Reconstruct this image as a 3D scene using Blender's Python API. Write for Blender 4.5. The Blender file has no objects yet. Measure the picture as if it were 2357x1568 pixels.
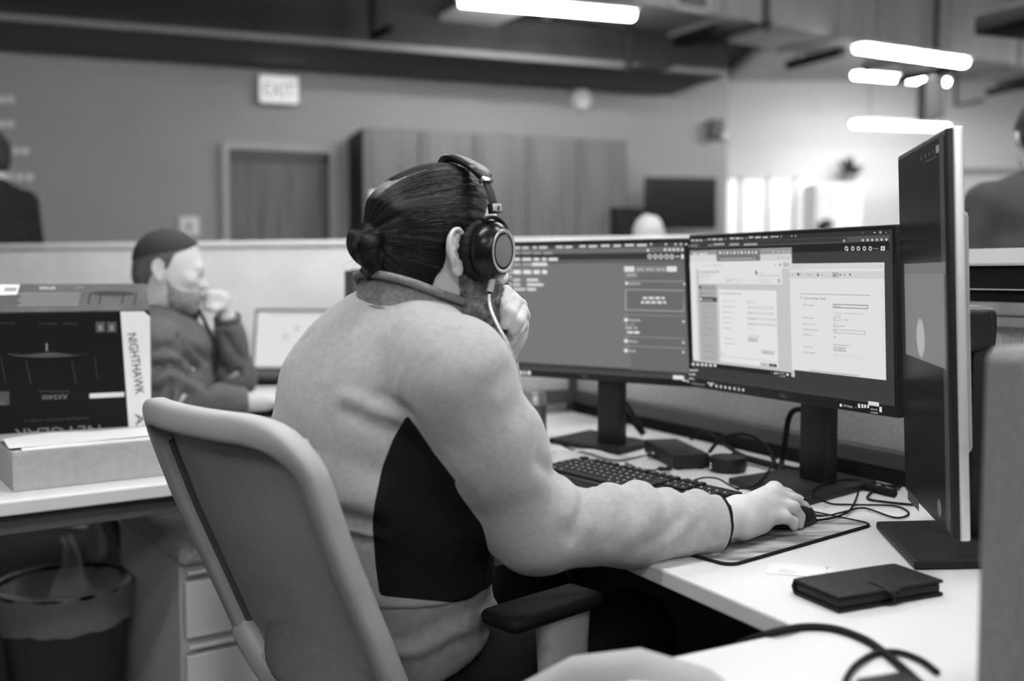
import bpy, bmesh, math, random
import numpy as np
from mathutils import Vector, Matrix, noise as mnoise

# ------------------------------------------------------------------ camera, world, exposure
S = bpy.context.scene
COL = S.collection
FPX, CXP, CYP, CAMZ = 2350.0, 1178.5, 784.0, 1.14
PITCH = math.atan((784 - 633) / FPX)
cam_d = bpy.data.cameras.new('camera')
cam = bpy.data.objects.new('camera', cam_d); COL.objects.link(cam)
cam.location = (0, 0, CAMZ); cam.rotation_euler = (math.pi / 2 - PITCH, 0, 0)
cam_d.sensor_width = 36.0; cam_d.lens = FPX / 2357 * 36.0
cam_d.clip_start = 0.05; cam_d.clip_end = 100
cam_d.dof.use_dof = True; cam_d.dof.focus_distance = 1.56; cam_d.dof.aperture_fstop = 2.1
S.camera = cam
S.view_settings.view_transform = 'Standard'; S.view_settings.look = 'None'
S.view_settings.exposure = 0.14; S.view_settings.gamma = 1.0
world = bpy.data.worlds.new('world'); S.world = world; world.use_nodes = True
world.node_tree.nodes['Background'].inputs[0].default_value = (1, 1, 1, 1)
world.node_tree.nodes['Background'].inputs[1].default_value = 0.13
LAMP = 66.0      # radiance of the fluorescent ceiling lamps
S.cycles.max_bounces = 6; S.cycles.diffuse_bounces = 3; S.cycles.caustics_reflective = False; S.cycles.caustics_refractive = False
S.cycles.transparent_max_bounces = 10
rng = random.Random(7)

def V(*a): return np.array(a, float)
def ray(px, py):
    xc = (px - CXP) / FPX; yc = -(py - CYP) / FPX
    c, s = math.cos(PITCH), math.sin(PITCH)
    return V(xc, c + yc * s, yc * c - s)
C0 = V(0, 0, CAMZ)
def at(px, py, Y):                       # the point of a sight line at distance Y
    d = ray(px, py); return C0 + d * (Y / d[1])
def atz(px, py, z):                      # the point of a sight line at height z
    d = ray(px, py); return C0 + d * ((z - CAMZ) / d[2])
def onplane(px, py, p, n):
    d = ray(px, py); return C0 + d * (np.dot(p - C0, n) / np.dot(d, n))
def to_px(P):
    P = np.asarray(P, float); c, s = math.cos(PITCH), math.sin(PITCH)
    Z = P[..., 2] - CAMZ; d = P[..., 1] * c - Z * s; u = P[..., 1] * s + Z * c
    return np.stack([CXP + FPX * P[..., 0] / d, CYP - FPX * u / d], -1)
def unit(v): v = np.asarray(v, float); return v / np.linalg.norm(v)
UP = V(0, 0, 1)

# ------------------------------------------------------------------ materials
def srgb(v):
    v = v / 255.0
    return v / 12.92 if v <= 0.04045 else ((v + 0.055) / 1.055) ** 2.4
def mat(name, g, rough=0.6, metal=0.0, spec=0.4, noise=None, bump=None, emit=None, sheen=0.0, coat=0.0):
    """g: grey albedo. noise=(scale, amount[, stretch]); bump=(scale, strength[, stretch])"""
    m = bpy.data.materials.new(name); m.use_nodes = True
    nt = m.node_tree; b = nt.nodes['Principled BSDF']
    b.inputs['Base Color'].default_value = (g, g, g, 1); b.inputs['Roughness'].default_value = rough
    b.inputs['Metallic'].default_value = metal; b.inputs['Specular IOR Level'].default_value = spec
    if sheen: b.inputs['Sheen Weight'].default_value = sheen
    if coat: b.inputs['Coat Weight'].default_value = coat
    if emit is not None:
        b.inputs['Emission Color'].default_value = (1, 1, 1, 1); b.inputs['Emission Strength'].default_value = emit
    def tex(scale, stretch):
        tc = nt.nodes.new('ShaderNodeTexCoord'); mp = nt.nodes.new('ShaderNodeMapping')
        nt.links.new(tc.outputs['Object'], mp.inputs[0]); mp.inputs['Scale'].default_value = stretch or (1, 1, 1)
        n = nt.nodes.new('ShaderNodeTexNoise'); n.inputs['Scale'].default_value = scale; n.inputs['Detail'].default_value = 4
        nt.links.new(mp.outputs[0], n.inputs['Vector']); return n
    if noise:
        n = tex(noise[0], noise[2] if len(noise) > 2 else None)
        r = nt.nodes.new('ShaderNodeMapRange'); r.inputs['From Min'].default_value = 0.3; r.inputs['From Max'].default_value = 0.7
        r.inputs['To Min'].default_value = g * (1 - noise[1]); r.inputs['To Max'].default_value = g * (1 + noise[1])
        nt.links.new(n.outputs['Fac'], r.inputs['Value']); nt.links.new(r.outputs[0], b.inputs['Base Color'])
    if bump:
        n = tex(bump[0], bump[2] if len(bump) > 2 else None)
        bn = nt.nodes.new('ShaderNodeBump'); bn.inputs['Strength'].default_value = bump[1]; bn.inputs['Distance'].default_value = 0.002
        nt.links.new(n.outputs['Fac'], bn.inputs['Height']); nt.links.new(bn.outputs[0], b.inputs['Normal'])
    return m
M = {}
def mk(key, *a, **k): M[key] = mat(key, *a, **k); return M[key]
mk('carpet', 0.018, 0.95, noise=(180, 0.5), bump=(300, 0.6))
mk('wall_paint', 0.36, 0.85, noise=(2.0, 0.03))
mk('white_wall', 0.76, 0.85, noise=(1.5, 0.03))
mk('dark_ceiling', 0.03, 0.9, noise=(3, 0.2))
mk('grey_ceiling', 0.42, 0.9, noise=(2.0, 0.15))
mk('duct_metal', 0.42, 0.55, metal=0.3, noise=(4, 0.12, (1, 1, 0.2)))
mk('soffit_grey', 0.22, 0.9)
mk('door_wood', 0.14, 0.5, noise=(3, 0.3, (8, 8, 0.6)))
mk('cabinet_wood', 0.155, 0.5, noise=(2.5, 0.3, (7, 7, 0.4)))
mk('cabinet_end', 0.02, 0.6)
mk('door_frame', 0.45, 0.5)
mk('fabric_panel', 0.48, 0.95, noise=(420, 0.28, (1, 1, 0.35)), bump=(600, 0.4))
mk('light_panel', 0.80, 0.9, noise=(5, 0.07))
mk('grey_trim', 0.33, 0.45)
mk('under_desk_shade', 0.03, 0.9)
mk('dark_trim', 0.07, 0.5)
mk('light_trim', 0.5, 0.4)
mk('black_gloss', 0.010, 0.25, spec=0.3)
mk('black_plastic', 0.011, 0.42, spec=0.3)
mk('black_matte', 0.010, 0.7, spec=0.15)
mk('dark_plastic', 0.016, 0.5, spec=0.22)
mk('laminate', 0.62, 0.42, spec=0.3, noise=(1.5, 0.02))
mk('laminate_edge', 0.50, 0.5)
mk('white_metal', 0.78, 0.45)
mk('pedestal_side', 0.66, 0.45)
mk('desk_beam', 0.19, 0.45)
mk('cardboard', 0.36, 0.9, noise=(60, 0.06))
mk('white_paper', 0.68, 0.85)
mk('print_white', 0.75, 0.6)
mk('print_grey', 0.22, 0.6)
mk('print_dim', 0.07, 0.6)
mk('print_black', 0.015, 0.6)
mk('box_black', 0.008, 0.5, spec=0.15)
mk('box_flap', 0.085, 0.5, noise=(12, 0.25))
mk('skin', 0.60, 0.5, spec=0.35, noise=(35, 0.07), bump=(160, 0.12))
mk('skin_far', 0.55, 0.55, noise=(25, 0.08))
mk('jacket_fleece', 0.385, 0.95, spec=0.15, sheen=0.25, noise=(130, 0.09), bump=(900, 0.35))
def two_tone(m, dark):
    nt = m.node_tree; b = nt.nodes['Principled BSDF']; src = b.inputs['Base Color'].links[0].from_socket
    a = nt.nodes.new('ShaderNodeAttribute'); a.attribute_name = 'trim'
    g = nt.nodes.new('ShaderNodeMath'); g.operation = 'GREATER_THAN'; g.inputs[1].default_value = 0.0
    x = nt.nodes.new('ShaderNodeMix'); x.data_type = 'RGBA'; x.inputs['B'].default_value = (dark, dark, dark, 1)
    nt.links.new(a.outputs['Fac'], g.inputs[0]); nt.links.new(g.outputs[0], x.inputs['Factor']); nt.links.new(src, x.inputs['A'])
    nt.links.new(x.outputs['Result'], b.inputs['Base Color'])
    s = nt.nodes.new('ShaderNodeMath'); s.operation = 'MULTIPLY_ADD'; s.inputs[1].default_value = -0.25; s.inputs[2].default_value = 0.25
    nt.links.new(g.outputs[0], s.inputs[0]); nt.links.new(s.outputs[0], b.inputs['Sheen Weight'])
two_tone(M['jacket_fleece'], 0.010)
mk('jacket_collar', 0.20, 0.95, spec=0.15, noise=(150, 0.25, (1, 1, 1)), bump=(700, 0.4))
mk('undershirt', 0.20, 0.95, spec=0.15, noise=(80, 0.1), bump=(500, 0.3))
mk('black_trousers', 0.012, 0.9, spec=0.1)
mk('sweater', 0.12, 0.95, spec=0.15, noise=(60, 0.12), bump=(300, 0.3))
mk('sweater_trim', 0.02, 0.95)
mk('dark_hair', 0.016, 0.42, spec=0.6)
mk('short_hair', 0.03, 0.8)
mk('beard_hair', 0.15, 0.75, noise=(90, 0.75))
mk('white_hair', 0.62, 0.9)
mk('dark_shirt', 0.012, 0.9)
mk('grey_shirt', 0.05, 0.9, noise=(10, 0.15))
mk('chrome', 0.75, 0.22, metal=1.0)
mk('brushed_silver', 0.72, 0.4, metal=0.6)
mk('cup_disc', 0.24, 0.45, metal=0.3)
mk('chair_frame', 0.40, 0.5, noise=(30, 0.04))
mk('chair_frame_dark', 0.085, 0.5)
mk('chair_mesh', 0.36, 0.9, noise=(8, 0.08), bump=(500, 0.5))
mk('seat_fabric', 0.10, 0.95)
mk('leather_black', 0.011, 0.55, spec=0.2, noise=(60, 0.3), bump=(220, 0.5))
mk('aluminium', 0.55, 0.3, metal=0.9)
mk('rubber', 0.009, 0.7, spec=0.15)
mk('braid', 0.68, 0.7, noise=(900, 0.5))
mk('lamp_body', 0.6, 0.5)
mk('lamp_tube', 0.9, 0.5, emit=LAMP)
mk('exit_face', 0.35, 0.5, emit=0.55)
mk('window_glass', 0.8, 0.3, emit=0.62)
mk('plant_leaf', 0.07, 0.7)
mk('bare_white', 0.85, 0.6)

def screen_material():
    m = bpy.data.materials.new('lit_screen'); m.use_nodes = True
    nt = m.node_tree; b = nt.nodes['Principled BSDF']
    b.inputs['Base Color'].default_value = (.006, .006, .006, 1); b.inputs['Roughness'].default_value = 0.3; b.inputs['Specular IOR Level'].default_value = 0.08; b.inputs['IOR'].default_value = 1.25
    a = nt.nodes.new('ShaderNodeAttribute'); a.attribute_name = 'shade'
    nt.links.new(a.outputs['Color'], b.inputs['Emission Color']); b.inputs['Emission Strength'].default_value = 0.92
    return m
M['lit_screen'] = screen_material()
def mousepad_material():
    m = bpy.data.materials.new('mouse_pad_print'); m.use_nodes = True
    nt = m.node_tree; b = nt.nodes['Principled BSDF']; b.inputs['Roughness'].default_value = 0.9
    a = nt.nodes.new('ShaderNodeTexCoord'); mp = nt.nodes.new('ShaderNodeMapping'); mp.inputs['Rotation'].default_value = (0, 0, -0.5)
    mp.inputs['Scale'].default_value = (9, 34, 1)
    n = nt.nodes.new('ShaderNodeTexNoise'); n.inputs['Scale'].default_value = 1.0; n.inputs['Detail'].default_value = 3
    r = nt.nodes.new('ShaderNodeValToRGB'); r.color_ramp.elements[0].position = .4; r.color_ramp.elements[1].position = .6
    r.color_ramp.elements[0].color = (.13, .13, .13, 1); r.color_ramp.elements[1].color = (.45, .45, .45, 1)
    nt.links.new(a.outputs['Object'], mp.inputs[0]); nt.links.new(mp.outputs[0], n.inputs['Vector'])
    nt.links.new(n.outputs['Fac'], r.inputs[0]); nt.links.new(r.outputs[0], b.inputs['Base Color'])
    return m
M['mouse_pad_print'] = mousepad_material()
def mesh_wire_material():
    m = bpy.data.materials.new('wire_mesh'); m.use_nodes = True
    nt = m.node_tree; b = nt.nodes['Principled BSDF']; b.inputs['Base Color'].default_value = (.05, .05, .05, 1)
    b.inputs['Roughness'].default_value = 0.4; b.inputs['Metallic'].default_value = 0.4
    tc = nt.nodes.new('ShaderNodeUVMap'); tc.uv_map = 'UVMap'
    br = nt.nodes.new('ShaderNodeTexBrick'); br.inputs['Scale'].default_value = 1.0; br.offset = 0.5
    br.inputs['Brick Width'].default_value = 0.006; br.inputs['Row Height'].default_value = 0.004; br.inputs['Mortar Size'].default_value = 0.0011
    nt.links.new(tc.outputs[0], br.inputs['Vector']); nt.links.new(br.outputs['Fac'], b.inputs['Alpha'])
    return m
M['wire_mesh'] = mesh_wire_material()
def liner_material():
    m = bpy.data.materials.new('clear_liner'); m.use_nodes = True
    nt = m.node_tree; b = nt.nodes['Principled BSDF']; b.inputs['Base Color'].default_value = (.75, .75, .75, 1)
    b.inputs['Roughness'].default_value = 0.12; b.inputs['Alpha'].default_value = 0.34; b.inputs['Specular IOR Level'].default_value = 0.9
    return m
M['clear_liner'] = liner_material()
def hair_material(name, base, hi):
    m = bpy.data.materials.new(name); m.use_nodes = True
    nt = m.node_tree; b = nt.nodes['Principled BSDF']
    u = nt.nodes.new('ShaderNodeUVMap'); u.uv_map = 'UVMap'
    n = nt.nodes.new('ShaderNodeTexNoise'); n.inputs['Scale'].default_value = 1.0; n.inputs['Detail'].default_value = 5
    n.inputs['Roughness'].default_value = 0.7
    r = nt.nodes.new('ShaderNodeMapRange'); r.inputs['From Min'].default_value = .35; r.inputs['From Max'].default_value = .7
    r.inputs['To Min'].default_value = base; r.inputs['To Max'].default_value = hi
    bp = nt.nodes.new('ShaderNodeBump'); bp.inputs['Strength'].default_value = 0.9; bp.inputs['Distance'].default_value = 0.002
    nt.links.new(u.outputs[0], n.inputs['Vector']); nt.links.new(n.outputs['Fac'], r.inputs['Value'])
    nt.links.new(r.outputs[0], b.inputs['Base Color']); nt.links.new(n.outputs['Fac'], bp.inputs['Height'])
    nt.links.new(bp.outputs[0], b.inputs['Normal'])
    b.inputs['Roughness'].default_value = 0.32; b.inputs['Specular IOR Level'].default_value = 0.24
    return m
M['combed_hair'] = hair_material('combed_hair', 0.003, 0.020)

# ------------------------------------------------------------------ object helpers
WL = {}
def tag(o, label=None, cat=None, group=None, kind=None):
    if label: o['label'] = label
    if cat: o['category'] = cat
    if group: o['group'] = group
    if kind: o['kind'] = kind
    return o
def empty(name, loc, label, cat, group=None, rz=0.0):
    o = bpy.data.objects.new(name, None); COL.objects.link(o); o.location = loc; o.rotation_euler = (0, 0, rz)
    o.empty_display_size = 0.05; WL[o.name] = V(*loc)
    return tag(o, label, cat, group)
def link_mesh(name, me, parent=None, recenter=True):
    o = bpy.data.objects.new(name, me); COL.objects.link(o)
    n = len(me.vertices); co = np.empty(n * 3); me.vertices.foreach_get('co', co); co = co.reshape(-1, 3)
    c = V(0, 0, 0)
    if recenter and n:
        lo, hi = co.min(0), co.max(0); c = V((lo[0] + hi[0]) / 2, (lo[1] + hi[1]) / 2, lo[2])
        me.vertices.foreach_set('co', (co - c).ravel()); me.update()
    pl = V(0, 0, 0)
    if parent is not None: o.parent = parent; pl = WL[parent.name]
    o.location = c - pl; WL[o.name] = c
    return o
class MB:
    def __init__(s): s.v = []; s.f = []; s.m = []; s.c = []
    def add(s, vs, fs, mi=0, shade=None):
        o = len(s.v); s.v.extend([tuple(map(float, p)) for p in vs])
        for f in fs: s.f.append([i + o for i in f]); s.m.append(mi); s.c.append(shade)
        return s
    def box(s, c, size, ax=None, mi=0):
        a = ax if ax is not None else (V(1, 0, 0), V(0, 1, 0), UP)
        c = np.asarray(c, float); h = [np.asarray(a[i], float) * size[i] / 2 for i in range(3)]
        vs = [c + sx * h[0] + sy * h[1] + sz * h[2] for sz in (-1, 1) for sy in (-1, 1) for sx in (-1, 1)]
        return s.add(vs, [(0, 2, 3, 1), (4, 5, 7, 6), (0, 1, 5, 4), (2, 6, 7, 3), (0, 4, 6, 2), (1, 3, 7, 5)], mi)
    def rbox(s, c, size, r, ax=None, mi=0, seg=3):
        """box with edges rounded, by bmesh bevel"""
        bm = bmesh.new(); bmesh.ops.create_cube(bm, size=1.0)
        for v in bm.verts: v.co = Vector((v.co.x * size[0], v.co.y * size[1], v.co.z * size[2]))
        bmesh.ops.bevel(bm, geom=bm.edges[:], offset=r, segments=seg, affect='EDGES', profile=0.5)
        a = ax if ax is not None else (V(1, 0, 0), V(0, 1, 0), UP); c = np.asarray(c, float)
        bm.verts.index_update()
        vs = [c + np.asarray(a[0]) * v.co.x + np.asarray(a[1]) * v.co.y + np.asarray(a[2]) * v.co.z for v in bm.verts]
        s.add(vs, [[v.index for v in f.verts] for f in bm.faces], mi); bm.free(); return s
    def prism(s, poly, z0, z1, mi=0, mside=None):
        n = len(poly); vs = [(p[0], p[1], z0) for p in poly] + [(p[0], p[1], z1) for p in poly]
        s.add(vs, [list(range(n - 1, -1, -1)), list(range(n, 2 * n))], mi)
        o = len(s.v) - 2 * n
        for i in range(n):
            j = (i + 1) % n; s.f.append([o + i, o + j, o + n + j, o + n + i]); s.m.append(mi if mside is None else mside); s.c.append(None)
        return s
    def tube(s, pts, r, seg=8, closed=False, mi=0, caps=True):
        P = np.asarray(pts, float); n = len(P); R = np.broadcast_to(np.asarray(r, float), (n,))
        T = np.gradient(P, axis=0) if not closed else (np.roll(P, -1, 0) - np.roll(P, 1, 0))
        T /= np.linalg.norm(T, axis=1)[:, None] + 1e-12
        nr = np.cross(T[0], UP)
        if np.linalg.norm(nr) < 1e-3: nr = np.cross(T[0], V(1, 0, 0))
        nr = unit(nr); vs = []
        for i in range(n):
            nr = unit(nr - T[i] * np.dot(nr, T[i])); b = np.cross(T[i], nr)
            for k in range(seg):
                a = 2 * math.pi * k / seg; vs.append(P[i] + R[i] * (math.cos(a) * nr + math.sin(a) * b))
        fs = []
        for i in range(n - (0 if closed else 1)):
            j = (i + 1) % n
            for k in range(seg): fs.append((i * seg + k, i * seg + (k + 1) % seg, j * seg + (k + 1) % seg, j * seg + k))
        if caps and not closed: fs += [list(range(seg - 1, -1, -1)), list(range((n - 1) * seg, n * seg))]
        return s.add(vs, fs, mi)
    def sweep(s, pts, nrm, w, t, seg=16, power=4.0, mi=0, caps=True):
        """superellipse section: width w across (tangent x normal), thickness t along the given normal"""
        P = np.asarray(pts, float); n = len(P); N = np.asarray(nrm, float)
        if N.ndim == 1: N = np.repeat(N[None], n, 0)
        W = np.broadcast_to(np.asarray(w, float), (n,)); Th = np.broadcast_to(np.asarray(t, float), (n,))
        T = np.gradient(P, axis=0); vs = []
        for i in range(n):
            ti = unit(T[i]); ni = unit(N[i] - ti * np.dot(N[i], ti)); b = np.cross(ti, ni)
            for k in range(seg):
                a = 2 * math.pi * k / seg; c, sn = math.cos(a), math.sin(a)
                x = math.copysign(abs(c) ** (2 / power), c); y = math.copysign(abs(sn) ** (2 / power), sn)
                vs.append(P[i] + b * x * W[i] / 2 + ni * y * Th[i] / 2)
        fs = [(i * seg + k, i * seg + (k + 1) % seg, (i + 1) * seg + (k + 1) % seg, (i + 1) * seg + k) for i in range(n - 1) for k in range(seg)]
        if caps: fs += [list(range(seg - 1, -1, -1)), list(range((n - 1) * seg, n * seg))]
        return s.add(vs, fs, mi)
    def lathe(s, prof, c, ax=None, seg=40, mi=0, sx=1.0, sy=1.0):
        """profile of (radius, height) about the third axis"""
        a = ax if ax is not None else (V(1, 0, 0), V(0, 1, 0), UP); c = np.asarray(c, float); vs = []
        for r, h in prof:
            for k in range(seg):
                q = 2 * math.pi * k / seg
                vs.append(c + a[0] * r * sx * math.cos(q) + a[1] * r * sy * math.sin(q) + a[2] * h)
        n = len(prof)
        fs = [(i * seg + k, i * seg + (k + 1) % seg, (i + 1) * seg + (k + 1) % seg, (i + 1) * seg + k) for i in range(n - 1) for k in range(seg)]
        if prof[0][0] > 1e-6: fs.append(list(range(seg - 1, -1, -1)))
        if prof[-1][0] > 1e-6: fs.append(list(range((n - 1) * seg, n * seg)))
        return s.add(vs, fs, mi)
    def quad(s, a, b, c, d, mi=0, shade=None): return s.add([a, b, c, d], [(0, 1, 2, 3)], mi, shade)
    def text(s, string, org, xd, yd, size, mi=0, shade=None, align='LEFT', fit=None):
        vs, fs, wd = text_geo(string)
        if not len(vs): return s
        k = size; kx = size if fit is None else fit / max(wd, 1e-6)
        ox = {'LEFT': 0, 'CENTER': -wd / 2, 'RIGHT': -wd}[align]
        P = [np.asarray(org) + np.asarray(xd) * (x + ox) * kx + np.asarray(yd) * y * k for x, y in vs]
        return s.add(P, fs, mi, shade)
    def build(s, name, mats, parent=None, smooth=False, bevel=0.0, angle=40, recenter=True):
        me = bpy.data.meshes.new(name); me.from_pydata(s.v, [], s.f)
        if not isinstance(mats, (list, tuple)): mats = [mats]
        for m in mats: me.materials.append(m)
        me.polygons.foreach_set('material_index', s.m)
        if any(c is not None for c in s.c):
            at_ = me.attributes.new('shade', 'FLOAT_COLOR', 'CORNER'); buf = []
            for p, c in zip(me.polygons, s.c): buf += [c or 0, c or 0, c or 0, 1] * len(p.vertices)
            at_.data.foreach_set('color', buf)
        if not any(c is not None for c in s.c):
            bm = bmesh.new(); bm.from_mesh(me)
            if bevel: bmesh.ops.remove_doubles(bm, verts=bm.verts, dist=1e-6)
            bmesh.ops.recalc_face_normals(bm, faces=bm.faces)
            if bevel: bmesh.ops.bevel(bm, geom=[e for e in bm.edges if e.is_manifold and e.calc_face_angle(0) > 0.6], offset=bevel, segments=2, affect='EDGES', profile=0.5)
            bm.to_mesh(me); bm.free()
        if smooth:
            me.polygons.foreach_set('use_smooth', [True] * len(me.polygons)); me.set_sharp_from_angle(angle=math.radians(angle))
        me.update()
        return link_mesh(name, me, parent, recenter)
_txt = {}
def text_geo(st):
    if st in _txt: return _txt[st]
    cu = bpy.data.curves.new('lettering', 'FONT'); cu.body = st; cu.size = 1.0; cu.resolution_u = 2
    ob = bpy.data.objects.new('lettering', cu); COL.objects.link(ob)
    me = ob.to_mesh(); vs = [(v.co.x, v.co.y) for v in me.vertices]; fs = [list(p.vertices) for p in me.polygons]
    ob.to_mesh_clear(); bpy.data.objects.remove(ob); bpy.data.curves.remove(cu)
    wd = max([v[0] for v in vs], default=0)
    _txt[st] = (vs, fs, wd); return _txt[st]
def copy_tree(o, parent=None):
    c = o.copy(); COL.objects.link(c)
    if parent is not None: c.parent = parent; c.matrix_parent_inverse = o.matrix_parent_inverse.copy()
    for ch in [k for k in bpy.data.objects if k.parent == o]: copy_tree(ch, c)
    return c
def spline(pts, n=40, closed=False):
    P = np.asarray(pts, float); m = len(P); out = []
    idx = (lambda i: P[i % m]) if closed else (lambda i: P[min(max(i, 0), m - 1)])
    segs = m if closed else m - 1
    for k in range(n):
        t = k / (n if closed else n - 1) * segs; i = min(int(t), segs - 1); u = t - i
        a, b, c, d = idx(i - 1), idx(i), idx(i + 1), idx(i + 2)
        out.append(0.5 * (2 * b + (c - a) * u + (2 * a - 5 * b + 4 * c - d) * u * u + (3 * b - a - 3 * c + d) * u ** 3))
    return np.array(out)

# ------------------------------------------------------------------ implicit surfaces for bodies and cloth
def smin(a, b, k):
    h = np.maximum(k - np.abs(a - b), 0) / k
    return np.minimum(a, b) - h * h * k * 0.25
def smax(a, b, k): return -smin(-a, -b, k)
def s_cap(P, a, b, ra, rb):
    a = np.asarray(a, float); b = np.asarray(b, float); ab = b - a; L = max(float(ab @ ab), 1e-9)
    t = np.clip(((P - a) @ ab) / L, 0, 1)
    return np.linalg.norm(P - a - t[:, None] * ab, axis=1) - (ra + (rb - ra) * t)
def s_chain(P, pts, rs, k=0.02):
    d = None
    for i in range(len(pts) - 1):
        e = s_cap(P, pts[i], pts[i + 1], rs[i], rs[i + 1]); d = e if d is None else smin(d, e, k)
    return d
def s_ell(P, c, r, ax=None):
    q = P - np.asarray(c, float)
    if ax is not None: q = q @ np.asarray(ax, float).T
    r = np.asarray(r, float); k0 = np.linalg.norm(q / r, axis=1); k1 = np.linalg.norm(q / (r * r), axis=1)
    return k0 * (k0 - 1) / np.maximum(k1, 1e-9)
def s_loft(P, stations, R, F):
    """stations: (centre, half-width along R, half-depth along F), bottom to top"""
    d = None
    for (c0, a0, b0), (c1, a1, b1) in zip(stations[:-1], stations[1:]):
        c0 = np.asarray(c0, float); c1 = np.asarray(c1, float); ab = c1 - c0; L2 = float(ab @ ab)
        t = np.clip(((P - c0) @ ab) / L2, 0, 1); q = P - c0 - t[:, None] * ab
        a = a0 + (a1 - a0) * t; b = b0 + (b1 - b0) * t; ax = unit(ab); h = q @ ax; qr = q - h[:, None] * ax
        x = (qr @ R) / a; y = (qr @ F) / b; z = h / np.minimum(a, b)
        k = np.sqrt(x * x + y * y + z * z); e = (k - 1) * np.minimum(a, b)
        d = e if d is None else smin(d, e, 0.03)
    return d
def surface(fn, lo, hi, h):
    lo = np.asarray(lo, float); hi = np.asarray(hi, float); n = np.ceil((hi - lo) / h).astype(int) + 1
    xs = [lo[i] + h * np.arange(n[i]) for i in range(3)]
    D = np.empty(n, np.float32); YZ = np.stack(np.meshgrid(xs[1], xs[2], indexing='ij'), -1).reshape(-1, 2)
    step = max(1, int(400000 / len(YZ)))
    for i in range(0, n[0], step):
        xx = xs[0][i:i + step]; P = np.concatenate([np.repeat(xx, len(YZ))[:, None], np.tile(YZ, (len(xx), 1))], 1)
        D[i:i + step] = fn(P).reshape(len(xx), n[1], n[2])
    ins = D < 0; acc = np.zeros(tuple(n - 1) + (3,)); cnt = np.zeros(tuple(n - 1))
    sl = lambda o: tuple(slice(o[a], n[a] - 1 + o[a]) for a in range(3))
    for axis in range(3):
        oth = [a for a in range(3) if a != axis]
        for p in (0, 1):
            for q in (0, 1):
                o0 = [0, 0, 0]; o0[oth[0]] = p; o0[oth[1]] = q; o1 = list(o0); o1[axis] = 1
                d0, d1 = D[sl(o0)], D[sl(o1)]; cr = (d0 < 0) != (d1 < 0)
                t = np.where(cr, d0 / np.where(cr, d0 - d1, 1), 0)
                for a in range(3): acc[..., a] += cr * (t if a == axis else o0[a])
                cnt += cr
    act = cnt > 0; idx = -np.ones(tuple(n - 1), int); idx[act] = np.arange(act.sum())
    cells = np.argwhere(act); verts = lo + h * (cells + acc[act] / cnt[act][:, None])
    faces = []
    for axis in range(3):
        b, c = [(1, 2), (2, 0), (0, 1)][axis]
        o0 = [slice(1, n[a] - 1) for a in range(3)]; o1 = list(o0); o0[axis] = slice(0, n[axis] - 1); o1[axis] = slice(1, n[axis])
        s0 = ins[tuple(o0)]; s1 = ins[tuple(o1)]; cr = np.argwhere(s0 != s1)
        if not len(cr): continue
        base = cr.copy(); base[:, b] += 1; base[:, c] += 1
        flip = s0[tuple(cr.T)]
        def I(db, dc):
            q = base.copy(); q[:, b] -= db; q[:, c] -= dc; return idx[tuple(q.T)]
        qd = np.stack([I(1, 1), I(0, 1), I(0, 0), I(1, 0)], 1); qd[~flip] = qd[~flip][:, ::-1]; faces.append(qd)
    return verts, np.concatenate(faces)
def vnormals(v, f):
    n = np.zeros_like(v); a = np.cross(v[f[:, 2]] - v[f[:, 0]], v[f[:, 3]] - v[f[:, 1]])
    for k in range(4): np.add.at(n, f[:, k], a)
    return n / (np.linalg.norm(n, axis=1)[:, None] + 1e-12)
def relax(v, f, it=2, lam=0.5):
    e = np.concatenate([f[:, [0, 1]], f[:, [1, 2]], f[:, [2, 3]], f[:, [3, 0]]]); e = np.concatenate([e, e[:, ::-1]])
    deg = np.bincount(e[:, 0], minlength=len(v))[:, None]
    for _ in range(it):
        s = np.zeros_like(v); np.add.at(s, e[:, 0], v[e[:, 1]]); v = v + lam * (s / deg - v)
    return v
def fold(v, n, pts, amp, w):
    """raise (amp > 0) or crease (amp < 0) the cloth along a path"""
    P = np.asarray(pts, float); d = None
    for a, b in zip(P[:-1], P[1:]):
        ab = b - a; t = np.clip(((v - a) @ ab) / (ab @ ab), 0, 1); e = np.linalg.norm(v - a - t[:, None] * ab, axis=1)
        d = e if d is None else np.minimum(d, e)
    return v + n * (amp * np.exp(-(d / w) ** 2))[:, None]
def fbm(v, scale, seed=0.0):
    return np.array([mnoise.fractal(Vector((p[0] * scale + seed, p[1] * scale, p[2] * scale)), 1.0, 2.0, 3) for p in v])
def poly_mesh(name, v, f, mats, parent=None, mi=None, smooth=True, uv=None, recenter=True, attr=None):
    me = bpy.data.meshes.new(name); me.from_pydata([tuple(p) for p in v], [], [list(map(int, q)) for q in f])
    for m in (mats if isinstance(mats, (list, tuple)) else [mats]): me.materials.append(m)
    if mi is not None: me.polygons.foreach_set('material_index', [int(i) for i in mi])
    if smooth: me.polygons.foreach_set('use_smooth', [True] * len(me.polygons))
    if uv is not None:
        l = me.uv_layers.new(name='UVMap'); vi = np.empty(len(me.loops), int); me.loops.foreach_get('vertex_index', vi)
        l.data.foreach_set('uv', uv[vi].ravel())
    if attr is not None:
        k = me.attributes.new('trim', 'FLOAT', 'POINT'); k.data.foreach_set('value', np.asarray(attr, np.float32))
    me.update(); return link_mesh(name, me, parent, recenter)
def sdpoly(p, poly):
    """signed distance to a closed outline, positive inside"""
    q = np.asarray(poly, float); d = np.full(len(p), 1e9)
    for a, b in zip(q, np.roll(q, -1, 0)):
        ab = b - a; t = np.clip(((p - a) @ ab) / (ab @ ab), 0, 1); d = np.minimum(d, np.linalg.norm(p - a - t[:, None] * ab, axis=1))
    return np.where(inpoly(p, poly), d, -d)
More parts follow.
